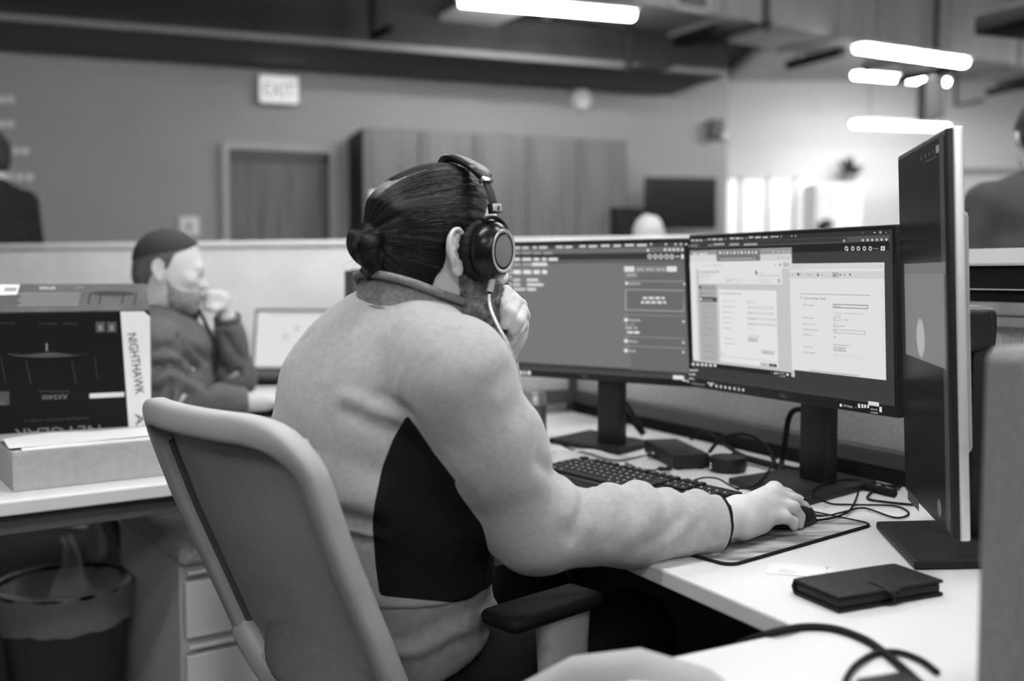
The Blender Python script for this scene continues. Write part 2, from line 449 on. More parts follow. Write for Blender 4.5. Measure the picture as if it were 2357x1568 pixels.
def inpoly(p, poly):
    poly = np.asarray(poly, float); x, y = p[:, 0], p[:, 1]; r = np.zeros(len(p), bool); j = len(poly) - 1
    for i in range(len(poly)):
        xi, yi = poly[i]; xj, yj = poly[j]
        c = ((yi > y) != (yj > y)) & (x < (xj - xi) * (y - yi) / (yj - yi + 1e-12) + xi); r ^= c; j = i
    return r
# ------------------------------------------------------------------ directions of the place
A = V(0.468, -0.884, 0)          # along the worker's desk, towards the camera
N = V(0.884, 0.468, 0)           # from the worker's desk edge to the partition
B = V(0.819, 0.574, 0); BN = V(-0.574, 0.819, 0)   # along / across the desk with the boxes
U = V(0.939, 0.343, 0); UN = V(0.343, -0.939, 0)   # along the back wall / out of it into the room
W0 = V(-1.81, 7.9, 0)
DZ = 0.74                        # desk height
def an(a, n, z=0.0): return A * a + N * n + UP * z
def bb(t, d, z=0.0): return V(-0.893, 1.78, 0) + B * t + BN * d + UP * z
def onwall(px, py, off=0.0): return onplane(px, py, W0 + UN * off, UN)
def wall_t(px, off=0.0): return float(np.dot(onwall(px, 500, off) - W0, U))
def wl(t, off, z): return W0 + U * t + UN * off + UP * z
WA = (U, UN, UP)

# ------------------------------------------------------------------ room shell
def structure(name, mb, m, label, cat, **k): return tag(mb.build(name, m, **k), label, cat, kind='structure')
structure('floor', MB().box((0, 6, -0.05), (30, 26, 0.1)), M['carpet'], 'dark carpet floor under the desks', 'floor')
T1 = wall_t(1672)
ZS = 2.72
mb = MB().box(wl((T1 - 9) / 2, -0.1, 1.9), (T1 + 9, 0.2, 3.8), WA)
structure('wall_back', mb, M['wall_paint'], 'grey painted back wall with the wooden door and tall cupboards', 'wall')
mb = MB().box(wl(T1 - 0.1, -3.2, 1.9), (0.2, 6.0, 3.8), WA)
structure('wall_return', mb, M['white_wall'], 'white return wall at the right end of the grey back wall', 'wall')
FY = 13.0
def far(px, py, off=0.0): return onplane(px, py, V(0, FY - off, 0), V(0, -1, 0))
structure('wall_far', MB().box((7.0, FY + 0.1, 1.9), (16, 0.2, 3.8)), M['white_wall'], 'bright white wall of the far room behind the monitors', 'wall')
structure('wall_right', MB().box((9.5, 7, 1.9), (0.2, 14, 3.8)), M['white_wall'], 'white side wall far to the right', 'wall')
structure('ceiling', MB().box(V(-0.5, 4.5, 3.75), (20, 17.5, 0.1)), M['dark_ceiling'], 'dark painted ceiling over the office', 'ceiling')
p = wl(T1, 0, 0)
structure('ceiling_far', MB().box(V(7.2, 9.5, 3.62), (9, 8, 0.1)), M['grey_ceiling'], 'grey ceiling over the bright far room', 'ceiling')
# lowered soffit strip in front of the back wall
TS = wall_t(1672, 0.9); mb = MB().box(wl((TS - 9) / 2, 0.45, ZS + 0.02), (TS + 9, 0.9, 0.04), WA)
structure('trim_1', mb, M['soffit_grey'], 'grey underside of the lowered soffit along the back wall', 'soffit')  # tone step between underside and bulkhead face set by colour
mb = MB().box(wl((TS - 9) / 2, 0.45, (ZS + 3.8) / 2 + 0.02), (TS + 9, 0.898, 3.76 - ZS), WA)
structure('trim_2', mb, M['dark_ceiling'], 'dark bulkhead above the soffit along the back wall', 'bulkhead')
mb = MB().box(wl((T1 - 9) / 2, 0.012, 0.06), (T1 + 9, 0.02, 0.12), WA)
structure('baseboard_back', mb, M['dark_trim'], 'dark baseboard along the back wall', 'baseboard')

# door in the back wall
t0, t1 = wall_t(512), wall_t(772); zt = onwall(640, 348)[2]
d1 = empty('door_1', wl((t0 + t1) / 2, 0.02, 0), 'brown wooden door with a pale frame in the back wall', 'door'); d1['kind'] = 'structure'
tm, wd = (t0 + t1) / 2, t1 - t0
MB().box(wl(tm, 0.02, zt / 2 - 0.02), (wd - 0.12, 0.03, zt - 0.04), WA).build('door_leaf', M['door_wood'], d1, bevel=0.004)
mb = MB()
for s_ in (-1, 1): mb.box(wl(tm + s_ * (wd / 2 - 0.025), 0.03, zt / 2), (0.05, 0.07, zt), WA)
mb.box(wl(tm, 0.03, zt + 0.02), (wd, 0.07, 0.05), WA)
mb.build('door_frame', M['door_frame'], d1, bevel=0.004)
mb = MB().box(wl(tm, 0.035, zt - 0.05), (wd - 0.1, 0.02, 0.09), WA)
mb.box(wl(tm + wd / 2 - 0.085, 0.035, zt / 2), (0.07, 0.02, zt - 0.05), WA); mb.build('door_stop', M['dark_trim'], d1)
mb = MB().box(wl(tm - wd / 2 + 0.14, 0.05, 1.0), (0.03, 0.02, 0.16), WA).tube([wl(tm - wd / 2 + 0.14, 0.05, 1.02), wl(tm - wd / 2 + 0.14, 0.09, 1.02), wl(tm - wd / 2 + 0.26, 0.09, 1.02)], 0.009)
mb.build('door_handle', M['chrome'], d1, smooth=True)

# tall wooden cupboards
off = 0.55
t0, t1 = wall_t(836, off), wall_t(1444, off); zc = onwall(836, 294, off)[2]
cab = empty('tall_cupboard', wl((t0 + t1) / 2, off / 2, 0), 'tall brown wooden cupboard unit against the back wall', 'cupboard')
MB().box(wl((t0 + t1) / 2, off / 2, zc / 2), (t1 - t0, off - 0.04, zc), WA).build('carcass', M['cabinet_end'], cab, bevel=0.004)
nd = 5; w = (t1 - t0) / nd
for i in range(nd):
    MB().box(wl(t0 + w * (i + .5), off - 0.01, zc / 2 + 0.03), (w - 0.012, 0.022, zc - 0.07), WA).build('cupboard_door', M['cabinet_wood'], cab, bevel=0.003)

# ------------------------------------------------------------------ things on the back wall
p = onwall(641, 208, 0.06)
ex = empty('exit_sign', p - UP * 0.11, 'lit white EXIT sign on the back wall above the door', 'sign')
MB().rbox(p, (0.30, 0.06, 0.215), 0.012, WA).build('housing', M['lamp_body'], ex, smooth=True)
MB().box(p + UN * 0.031, (0.28, 0.004, 0.195), WA).build('sign_face', M['exit_face'], ex)
mb = MB()
mb.text('EXIT', p + UN * 0.034 - UP * 0.055, U, UP, 0.155, align='CENTER', fit=0.235)
mb.build('lettering', M['print_grey'], ex)
p = onwall(1337, 229, 0.05)
sd = empty('smoke_detector', p, 'round white smoke alarm high on the back wall', 'smoke alarm')
MB().lathe([(0.0, 0.05), (0.06, 0.05), (0.085, 0.03), (0.09, 0.0), (0.09, -0.05)], p, (U, UP, UN)).build('cover', M['bare_white'], sd, smooth=True)
p = onwall(435, 522, 0.02)
th = empty('wall_switch', p - UP * 0.07, 'small white wall switch plate left of the wooden door', 'switch')
MB().rbox(p, (0.145, 0.03, 0.15), 0.01, WA).build('plate', M['bare_white'], th, smooth=True)
MB().box(p + UN * 0.016, (0.03, 0.006, 0.05), WA).build('toggle', M['print_grey'], th)
# raised letter bars of a slogan, seen from the side at the left edge
wx = empty('wall_slogan', onwall(30, 470, 0.01), 'pale slogan lines on the grey wall at the left end', 'wall sign')
for (x0, x1, y) in ((-90, 34, 229), (-90, 34, 286), (-90, 22, 347), (26, 69, 348), (-60, 79, 408)):
    a, b = onwall(x0, y, 0.012), onwall(x1, y, 0.012); mb = MB(); w_ = np.linalg.norm(b - a); k = max(2, int(w_ / 0.055))
    for i in range(k): mb.box(a + (b - a) * ((i + .5) / k), (w_ / k * 0.72, 0.015, 0.042), WA)
    mb.build('letter_bar', M['bare_white'], wx)
# wall-hung television and things beside it
p = onplane(1566, 468, W0 + UN * 0.5, UN); ya = unit(V(0.985, 0.17, 0)); yn = V(0.17, -0.985, 0)
tv = empty('wall_tv', p - UP * 0.2, 'large dark television hung at the right end of the back wall', 'television')
sz = p[1] / FPX
MB().rbox(p, (170 * sz, 0.05, 116 * sz), 0.01, (ya, yn, UP)).build('tv_housing', M['black_plastic'], tv, smooth=True)
MB().box(p + yn * 0.027, (162 * sz, 0.004, 106 * sz), (ya, yn, UP)).build('tv_screen', M['black_gloss'], tv)
MB().box(p - yn * 0.2, (0.08, 0.35, 0.1), (ya, yn, UP)).build('wall_mount', M['dark_trim'], tv)
p = onwall(1646, 297, 0.08)
wsx = empty('wall_speaker', p - UP * 0.09, 'small grey speaker box on the wall beside the white corner', 'speaker')
MB().rbox(p, (0.10, 0.14, 0.17), 0.015, WA).build('speaker_box', M['soffit_grey'], wsx, smooth=True)
MB().box(p + UN * 0.071, (0.08, 0.004, 0.14), WA).build('speaker_grille', M['dark_trim'], wsx)
p = onwall(1664, 312, 0.03)
tag(MB().rbox(p, (0.08, 0.05, 0.06), 0.012, WA).build('sensor_box', M['bare_white'], smooth=True), 'little white sensor box at the corner below the wall speaker', 'sensor')

# ------------------------------------------------------------------ overhead: lamps, duct, hangers
def lamp_proto():
    r = empty('ceiling_lamp', (0, 0, 0), None, 'ceiling lamp', 'linear ceiling lamps')
    MB().rbox((0, 0, 0.034), (1.22, 0.170, 0.03), 0.006).build('lamp_housing', M['lamp_body'], r, smooth=True)  # housing widened as a shield to keep lamp light off the ceiling
    mb = MB(); mb.sweep([V(-0.59, 0, 0.0), V(0.59, 0, 0.0)], V(0, 0, 1), 0.085, 0.06, seg=16, power=2.6)
    mb.build('lamp_tube', M['lamp_tube'], r, smooth=True)
    for x in (-0.4, 0.4): MB().tube([V(x, 0, 0.07), V(x, 0, 0.82)], 0.004).build('hanger_wire', M['dark_trim'], r)
    return r
LP = lamp_proto(); used = False
def lamp(c, ang, label):
    global used
    o = LP if not used else copy_tree(LP); used = True
    o.location = c; o.rotation_euler = (0, 0, ang); o['label'] = label
UA = math.atan2(U[1], U[0])
a, b = atz(1060, 2, 2.87), atz(1458, 36, 2.87); lamp((a + b) / 2, math.atan2(b[1] - a[1], b[0] - a[0]), 'lit linear lamp above the cupboards, cut by the top of the photo')
a, b = atz(1973, 110, 2.87), atz(2221, 145, 2.87); lamp((a + b) / 2, math.atan2(b[1] - a[1], b[0] - a[0]), 'lit linear lamp just below the air duct at the right')
a, b = atz(1985, 286, 2.80), atz(2160, 293, 2.80); lamp((a + b) / 2, math.atan2(b[1] - a[1], b[0] - a[0]), 'lowest lit linear lamp, above the tall portrait monitor')
a, b = atz(1985, 172, 3.2), atz(2162, 190, 3.2); lamp((a + b) / 2, UA, 'distant dim linear lamp close under the far ceiling')
for k, (x, y) in enumerate(((-0.9, 0.9), (0.6, 1.5), (1.9, 1.1), (-1.2, 3.5), (0.5, 3.3), (2.6, 3.0), (2.4, 5.2), (4.6, 4.0), (8.0, 8.0), (6.2, 8.6), (3.4, -0.6), (0.5, -1.2), (-1.6, -1.4), (0.6, -3.2), (-1.0, -5.0), (3.4, -4.6))):  # unseen lamps added to light desks, far walls and camera-facing fronts
    lamp(V(x, y, 2.87), UA, 'unseen linear lamp added overhead to light the office')
# duct
dd = unit(V(0.866, 0.5, 0)); dn = V(0.5, -0.866, 0); dz = 3.0
p0 = atz(1530, 17, dz)
du = empty('air_duct', p0 + dd * 2, 'long square sheet metal air duct under the ceiling at the right', 'air duct')
MB().box(p0 + dd * 2.6 + dn * (-0.0) + BN * 0 + UP * 0.3 - dn * 0.3, (7.0, 0.6, 0.6), (dd, dn, UP)).build('duct_body', M['duct_metal'], du, bevel=0.01)
for k in range(6): MB().box(p0 + dd * (-0.6 + k * 1.15) + UP * 0.3 - dn * 0.3, (0.05, 0.64, 0.64), (dd, dn, UP)).build('duct_flange', M['grey_trim'], du)
for k in range(3):
    mb = MB()
    c = p0 + dd * (0.9 + k * 1.9)
    for s_ in (0.06, -0.66): mb.box(c + dn * s_ + UP * 0.33, (0.04, 0.02, 0.8), (dd, dn, UP))
    mb.box(c - dn * 0.3 - UP * 0.02, (0.04, 0.8, 0.04), (dd, dn, UP))
    mb.build('hanger_strap', M['dark_trim'], du)
c = p0 + dd * 0.22 + dn * 0.02 + UP * 0.16
av = empty('air_vent', c - UP * 0.15, 'square air vent grille on the side of the duct at the top edge', 'vent')
mb = MB()
for s_ in (-1, 1):
    mb.box(c + dd * s_ * 0.15, (0.04, 0.03, 0.34), (dd, dn, UP)); mb.box(c + UP * s_ * 0.15, (0.34, 0.03, 0.04), (dd, dn, UP))
mb.build('vent_frame', M['light_trim'], av, bevel=0.003)
mb = MB()
for k in range(7): mb.box(c + UP * (-0.12 + k * 0.04), (0.27, 0.012, 0.018), (dd, dn, UP))
mb.build('vent_slats', M['dark_trim'], av)
# pale four-cornered slab hung over the first lamp
q = [atz(1062, 18, 2.95), atz(1008, 50, 2.95), atz(1142, 60, 2.95), atz(1214, 28, 2.95)]
tag(MB().prism([(v[0], v[1]) for v in q[::-1]], 2.95, 2.99).build('pale_slab', M['light_panel']), 'pale flat slab behind the first linear lamp', 'ceiling panel')
MBx = MB()
# dark strut bars hung from the ceiling
def bar(name, p, q, w, label, hang=True):
    r = empty(name, (np.asarray(p) + q) / 2, label, 'ceiling bar', 'dark hanging bars')
    MB().sweep([p, q], UP, w, w).build('bar', M['black_matte'], r)
    if hang:
        for k in (0.15, 0.85):
            c = p + (np.asarray(q) - p) * k; MB().tube([c, V(c[0], c[1], 3.7)], 0.006).build('hanger_rod', M['dark_trim'], r)
bar('hanging_bar', atz(1507, 112, 2.95), atz(1640, 74, 2.95), 0.075, 'dark hanging bar beside the bracket, nearest the first lamp')
bar('hanging_bar', atz(1815, 150, 2.95), atz(1940, 117, 2.95), 0.07, 'dark hanging bar left of the lamp under the duct')
bar('hanging_bar', atz(2066, 184, 2.95), atz(2192, 158, 2.95), 0.07, 'dark hanging bar right under the lamp below the duct')
bar('hanging_bar', atz(2275, 212, 2.95), atz(2400, 188, 2.95), 0.07, 'dark hanging bar touching the right edge of the photo')
def bracket(x, y0, y1, x1, y2, z, label, w):
    p = atz(x, y1, z); Y = p[1]; top = at(x, y0, Y)
    r = empty('hanger_bracket', p, label, 'bracket', 'dark ceiling brackets')
    MB().sweep([p, V(p[0], p[1], 3.7)], V(0, 1, 0), w, w).build('bracket_post', M['black_matte'], r)
    q = atz(x1, y2, z); MB().sweep([p, q], UP, w, w).build('bracket_foot', M['black_matte'], r)
bracket(1447, 82, 160, 1545, 149, 2.62, 'dark L shaped bracket hanging above the television', 0.05)
bracket(858, -20, 85, 905, 62, 2.75, 'dark L shaped bracket hanging in the dark upper left', 0.05)
bracket(2200, 180, 243, 2262, 232, 2.62, 'thin grey L shaped bracket at the upper right', 0.025)
p = at(2142, 240, 9.0)
tag(MB().box(V(p[0], p[1], 2.66), (0.16, 0.2, 0.34)).tube([V(p[0], p[1], 2.8), V(p[0], p[1], 3.6)], .01).build('hanging_banner', M['dark_trim']), 'dark hanging column banner behind the lowest lamp', 'banner')
# black projector seen at the top right corner
p = at(2325, 45, 5.2)
tag(MB().rbox(V(p[0] + .1, p[1], p[2]), (0.34, 0.4, 0.10), 0.02, (U, UN, UP)).tube([V(p[0] + .1, p[1], p[2]), V(p[0] + .1, p[1], 3.7)], .02).build('ceiling_projector', M['black_matte'], smooth=True), 'black projector hung at the top right corner', 'projector')

# ------------------------------------------------------------------ bright far room: windows, blinds, plant, whiteboard
zt, zb = far(1780, 415)[2], 1.0
for i, (x0, x1) in enumerate(((1674, 1697), (1707, 1760), (1768, 1822), (1830, 1872))):
    a, b = far(x0, 450)[0], far(x1, 450)[0]
    wn = empty('window_%d' % (i + 1), V((a + b) / 2, FY - 0.02, zb), ('narrow bright window at the white corner', 'bright window, second from the white corner', 'bright window, third from the white corner', 'bright window beside the pale blinds')[i], 'window'); wn['kind'] = 'structure'
    MB().box(V((a + b) / 2, FY - 0.03, (zt + zb) / 2), (b - a, 0.02, zt - zb)).build('window_pane', M['window_glass'], wn)
    mb = MB()
    for s_ in (a - 0.02, b + 0.02): mb.box(V(s_, FY - 0.04, (zt + zb) / 2), (0.035, 0.06, zt - zb + 0.06))
    mb.box(V((a + b) / 2, FY - 0.04, zt + 0.02), (b - a + 0.06, 0.06, 0.04)).box(V((a + b) / 2, FY - 0.05, zb - 0.02), (b - a + 0.06, 0.08, 0.04))
    mb.build('window_frame', M['bare_white'], wn)
a, b = far(1876, 470, .6), far(1986, 470, .6); zt2 = far(1930, 420, .6)[2]
lk = empty('pale_locker', V((a[0] + b[0]) / 2, FY - 0.3, 0), 'pale tall locker block standing right of the bright windows', 'locker')
MB().box(V((a[0] + b[0]) / 2, FY - 0.3, zt2 / 2), (b[0] - a[0], 0.55, zt2)).build('carcass', M['bare_white'], lk)
for i in range(3):
    w = (b[0] - a[0]) / 3; MB().box(V(a[0] + w * (i + .5), FY - 0.585, zt2 / 2), (w - 0.03, 0.02, zt2 - 0.06)).build('locker_door', M['white_wall'], lk)
p = V(far(1955, 420, .3)[0], FY - 0.3, zt2)
pt = empty('potted_plant', p, 'small dark potted plant on top of the pale lockers', 'plant')
MB().lathe([(0.06, 0), (0.08, 0.12), (0.07, 0.12)], p, seg=16).build('pot', M['soffit_grey'], pt, smooth=True)
mb = MB()
for i in range(46):
    a_ = rng.uniform(0, 6.28); e_ = rng.uniform(0.2, 1.4); L = rng.uniform(0.12, 0.3)
    d_ = V(math.cos(a_) * math.cos(e_), math.sin(a_) * math.cos(e_), math.sin(e_)); s_ = unit(np.cross(d_, V(.3, .2, .9))) * 0.035
    o_ = p + UP * 0.12; mb.add([o_, o_ + d_ * L * .5 + s_, o_ + d_ * L - UP * .02, o_ + d_ * L * .5 - s_], [(0, 1, 2, 3)])
mb.build('foliage', M['plant_leaf'], pt)
# whiteboard behind the man at the right
wbY = 7.5; a, b = at(2200, 395, wbY), at(2520, 560, wbY)
wb = empty('whiteboard', V((a[0] + b[0]) / 2, wbY, 0), 'framed whiteboard behind the standing man at the right', 'whiteboard')
zc_, zh = (1.05 + a[2]) / 2, a[2] - 1.05
MB().box(V((a[0] + b[0]) / 2, wbY, zc_), (b[0] - a[0], 0.03, zh)).build('board', M['white_wall'], wb)
mb = MB()
for s_ in (a[0], b[0]): mb.box(V(s_, wbY - 0.01, zc_), (0.04, 0.05, zh + .04))
for s_ in (a[2], 1.05): mb.box(V((a[0] + b[0]) / 2, wbY - 0.01, s_), (b[0] - a[0], 0.05, 0.04))
mb.build('board_frame', M['grey_trim'], wb)
mb = MB()
for s_ in (a[0] + .05, b[0] - .05):
    mb.box(V(s_, wbY, .52), (0.05, 0.05, 1.05)); mb.box(V(s_, wbY, .02), (0.06, 0.5, .04))
mb.build('board_stand', M['grey_trim'], wb)

# ------------------------------------------------------------------ partitions
def cpt(px): return onplane(px, 600, V(-0.66, 4.1, 0), unit(V(0.347, 1.0, 0)))
CD = unit(V(1, -0.347, 0)); CN = unit(V(-0.347, -1, 0)); CZ = float(onplane(800, 553, V(-0.66, 4.1, 0), unit(V(0.347, 1.0, 0)))[2])
a, b = cpt(-120), cpt(1640); L = np.linalg.norm((b - a)[:2]); m_ = V(*((a + b) / 2)[:2], 0)
pw = empty('low_partition', m_, 'long pale low partition behind the seated man and the left monitor', 'partition')
MB().box(m_ + UP * (CZ / 2 - 0.01), (L, 0.06, CZ - 0.04), (CD, CN, UP)).build('partition_panel', M['light_panel'], pw)
MB().rbox(m_ + UP * (CZ - 0.012), (L, 0.075, 0.024), 0.006, (CD, CN, UP)).build('top_cap', M['light_panel'], pw, smooth=True)
# worker's fabric partition (two wings)
PN = 1.56; PA0, PA1 = -2.56, -0.35; PZ = 1.14 - 62 * 1.70 / FPX
fp = empty('fabric_partition', an((PA0 + PA1) / 2, PN + 0.03), 'grey fabric cubicle partition behind the worker\'s monitors', 'partition')
ANU = (A, N, UP); pl_ = PA1 - PA0; pm = (PA0 + PA1) / 2
MB().box(an(pm, PN + 0.035, (0.80 + PZ) / 2 - .02), (pl_, 0.05, PZ - 0.80 - .03), ANU).build('fabric_panel', M['fabric_panel'], fp)
MB().box(an(pm, PN + 0.035, 0.39), (pl_, 0.05, 0.76), ANU).build('lower_panel', M['under_desk_shade'], fp)  # near-black colour stands in for the shade under the desk
MB().rbox(an(pm, PN + 0.025, 0.785), (pl_, 0.07, 0.035), 0.005, ANU).build('base_rail', M['dark_trim'], fp, smooth=True)
mb = MB().rbox(an(pm, PN + 0.03, PZ - 0.012), (pl_, 0.075, 0.026), 0.004, ANU).rbox(an(pm, PN + 0.03, PZ - 0.035), (pl_, 0.068, 0.02), 0.003, ANU)
mb.build('top_rail', M['grey_trim'], fp, smooth=True)
# perpendicular wing at the far corner
CWZ = 1.152; wl_ = 0.66
wp = empty('corner_partition', an(PA0 - 0.03, PN - wl_ / 2), 'grey cubicle partition wing at the far end of the desk', 'partition')
MB().box(an(PA0 - 0.035, PN - wl_ / 2, CWZ / 2), (0.05, wl_, CWZ - 0.05), ANU).build('wing_panel', M['light_panel'], wp)
MB().box(an(PA0 - 0.008, PN - 0.30, 0.95), (0.006, 0.58, 0.30), ANU).build('wing_fabric', M['fabric_panel'], wp)
mb = MB().box(an(PA0 - 0.03, PN - wl_ / 2, CWZ - 0.012), (0.07, wl_, 0.03), ANU).box(an(PA0 - 0.03, PN - wl_, CWZ / 2), (0.07, 0.035, CWZ), ANU).box(an(PA0 - 0.03, PN, CWZ / 2), (0.07, 0.03, CWZ), ANU)
mb.box(an(PA0 - 0.025, PN - wl_ / 2, 0.785), (0.075, wl_, 0.04), ANU)
mb.build('wing_frame', M['dark_trim'], wp, bevel=0.003)
# shelf bin unit above the partition at the right
sa0, sa1 = -1.62, -0.40
M['pale_grey'] = mat('pale_grey', .20, .6)
su = empty('overhead_bin', an((sa0 + sa1) / 2, PN + 0.03, PZ), 'long black storage bin with a pale top sitting on the fabric partition', 'storage bin')
sm, sl = (sa0 + sa1) / 2, sa1 - sa0
BH = 0.062
MB().box(an(sm, PN + 0.06, PZ + BH / 2), (sl, 0.14, BH), ANU).build('bin_body', M['black_matte'], su, bevel=0.002)
mb = MB().box(an(sm, PN - 0.012, PZ + 0.020), (sl, 0.006, 0.0022), ANU).box(an(sm, PN - 0.012, PZ + BH), (sl, 0.006, 0.0028), ANU)
mb.build('bin_trim', M['light_trim'], su)
mb = MB(); mb.add([an(sa0, PN - .01, PZ + BH + .001), an(sa1, PN - .01, PZ + BH + .001), an(sa1, PN + .13, PZ + BH + .001), an(sa0, PN + .13, PZ + BH + .001),
                   an(sa0, PN + .05, PZ + BH + .03), an(sa1, PN + .05, PZ + BH + .03), an(sa1, PN + .11, PZ + BH + .03), an(sa0, PN + .11, PZ + BH + .03)],
                  [(3, 2, 1, 0), (4, 5, 6, 7), (0, 1, 5, 4), (1, 2, 6, 5), (2, 3, 7, 6), (3, 0, 4, 7)])
mb.build('bin_lid', M['pale_grey'], su, bevel=0.006)
# near privacy panel at the right edge
e0 = at(2312, 800, 0.86); pz = e0[2]; n0 = float(np.dot(e0, N)); a0 = float(np.dot(e0, A))
poly = [(0, 0), (0, pz - 0.012), (0.004, pz - 0.004), (0.012, pz), (0.5, pz), (0.5, 0)]
mb = MB(); k = len(poly)
mb.add([an(a0 - 0.02, n0 + x, z) for x, z in poly] + [an(a0 + 0.02, n0 + x, z) for x, z in poly], [list(range(k)), list(range(2 * k - 1, k - 1, -1))] + [(i, (i + 1) % k, k + (i + 1) % k, k + i) for i in range(k)])
M['grey_felt'] = mat('grey_felt', .22, .95, noise=(300, .2), bump=(500, .4))
tag(mb.build('privacy_panel', M['grey_felt'], bevel=0.006), 'blurred grey fabric panel cut by the right edge of the photo', 'partition')

# ------------------------------------------------------------------ worker's desk
pA = float(np.dot(atz(1792, 1459, DZ), A)); eN = float(np.dot(atz(1513, 1306, DZ), N)); endN = 0.545
def arc(c, r, a0_, a1_, n=8): return [(c[0] + r * math.cos(math.radians(a0_ + (a1_ - a0_) * i / n)), c[1] + r * math.sin(math.radians(a0_ + (a1_ - a0_) * i / n))) for i in range(n + 1)]
wa = a0 - 0.025
pts = [(PA0 + .01, eN), (pA - .03, eN)] + arc((pA - .03, eN - .03), .03, 90, 0, 5) + arc((pA + .075, endN + .075), .075, 180, 270) + [(wa, endN), (wa, PN - .012), (PA0 + .01, PN - .012)]
dk = empty('corner_desk', an(-1.5, 1.2), 'white topped desk under the worker\'s monitors', 'desk')
mb = MB(); mb.prism([tuple(an(a, n)[:2]) for a, n in pts], DZ - 0.025, DZ)
mb.build('worktop', M['laminate'], dk, bevel=0.0035)
mb = MB().box(an((PA0 + pA) / 2, eN + .18, DZ - .05), (pA - PA0 - .1, 0.04, 0.05), ANU); mb.build('support_beam', M['desk_beam'], dk)
for a_, n_ in ((PA0 + .06, eN + .08), (-0.66, 0.72), (-0.66, PN - .08), (PA0 + .06, PN - .08)):
    MB().box(an(a_, n_, (DZ - .025) / 2), (0.05, 0.05, DZ - .025), ANU).build('leg', M['desk_beam'], dk)

# ------------------------------------------------------------------ desk with the boxes
q0, q1 = -0.55, 0.62
ld = empty('side_desk', bb(.0, .35), 'white desk at the left carrying the boxes', 'desk')
BA = (B, BN, UP)
MB().prism([tuple(bb(t, d)[:2]) for t, d in ((q0, 0), (q1, 0), (q1, .72), (q0, .72))], DZ - .027, DZ).build('worktop', M['laminate'], ld, bevel=0.0035)
MB().box(bb((q0 + q1) / 2, .075, DZ - .027 - .022), (q1 - q0 - .02, .05, .045), BA).build('front_beam', M['desk_beam'], ld, bevel=.002)
MB().box(bb(q0 + .14, .52, .42), (.26, .02, .46), BA).build('modesty_panel', M['grey_trim'], ld)
for t, d in ((q0 + .06, .1), (q0 + .06, .66), (q1 - .06, .66), (q1 - .06, .1)):
    MB().box(bb(t, d, (DZ - .03) / 2), (.05, .05, DZ - .03), BA).build('leg', M['desk_beam'], ld)
# pedestal with drawers and a cushion on top
pc = atz(418, 1306, 0.50); pz = 0.50
pt_, pd_ = float(np.dot(pc - V(-0.893, 1.78, 0), B)), float(np.dot(pc - V(-0.893, 1.78, 0), BN))
pw_, pdp = .39, .52
pe = empty('drawer_pedestal', bb(pt_ + pw_ / 2, pd_ + pdp / 2), 'white three drawer pedestal under the left desk with a cushion top', 'drawer unit')
MB().box(bb(pt_ + pw_ / 2, pd_ + pdp / 2 + .012, pz / 2 + .01), (pw_, pdp - .02, pz - .02), BA).build('carcass', M['pedestal_side'], pe, bevel=.003)
for z0_, z1_ in ((.335, .492), (.185, .325), (.03, .175)):
    dr = MB().box(bb(pt_ + pw_ / 2, pd_ + .004, (z0_ + z1_) / 2 - .012), (pw_ - .012, .02, z1_ - z0_ - .03), BA).build('drawer', M['white_metal'], pe, bevel=.003)
    MB().box(bb(pt_ + pw_ / 2, pd_ - .006, z1_ - .006), (pw_ - .016, .018, .010), BA).build('drawer_pull', M['white_metal'], dr, bevel=.003)
M['cushion'] = mat('cushion', .55, .95, noise=(90, .35, (1, 1, 3)), bump=(200, .5))
MB().rbox(bb(pt_ + pw_ / 2, pd_ + pdp / 2, pz + .03), (pw_ + .01, pdp + .01, .06), .013, BA, seg=4).build('seat_cushion', M['cushion'], pe, smooth=True)
# waste bin with a clear liner
bc = atz(150, 1337, .385); rb = 148 * bc[1] / FPX
bn = empty('waste_bin', V(bc[0], bc[1], 0), 'black wire mesh waste bin with a clear plastic liner under the left desk', 'bin')
prof = [(rb * .78, 0.0), (rb * .80, .01), (rb * .98, .375)]
seg = 64; vs, fs, uv = [], [], []
H_ = [i / 12 for i in range(13)]
for h in H_:
    for k in range(seg + 1):
        a_ = 2 * math.pi * k / seg; r_ = rb * (.78 + .2 * h); vs.append(V(bc[0] + r_ * math.cos(a_), bc[1] + r_ * math.sin(a_), .005 + .37 * h)); uv.append((a_ * rb, h * .37))
for i in range(12):
    for k in range(seg): j = i * (seg + 1) + k; fs.append((j, j + 1, j + seg + 2, j + seg + 1))
poly_mesh('mesh_wall', np.array(vs), np.array(fs), M['wire_mesh'], bn, uv=np.array(uv))
MB().lathe([(0, 0), (rb * .79, 0), (rb * .79, .012), (0, .012)], V(bc[0], bc[1], 0)).build('bin_base', M['black_plastic'], bn, smooth=True)
ring = [V(bc[0] + rb * math.cos(t), bc[1] + rb * math.sin(t), .38) for t in np.linspace(0, 2 * math.pi, 48, endpoint=False)]
MB().tube(ring, .006, closed=True).build('bin_rim', M['black_gloss'], bn, smooth=True)
vs, fs = [], []
prof = [(.70, .06), (.80, .18), (.90, .30), (.97, .375), (1.0, .392), (1.035, .385), (1.04, .36), (1.03, .33), (1.02, .295)]
for i, (r_, z_) in enumerate(prof):
    for k in range(96):
        a_ = 2 * math.pi * k / 96; w_ = mnoise.noise(Vector((math.cos(a_) * 4, math.sin(a_) * 4, z_ * 14))) * (.018 if i != 4 else .006)
        rr = rb * (r_ + w_ * 1.5); vs.append(V(bc[0] + rr * math.cos(a_), bc[1] + rr * math.sin(a_), z_ + (.02 * mnoise.noise(Vector((math.cos(a_) * 3, math.sin(a_) * 3, 7))) if i == len(prof) - 1 else 0)))
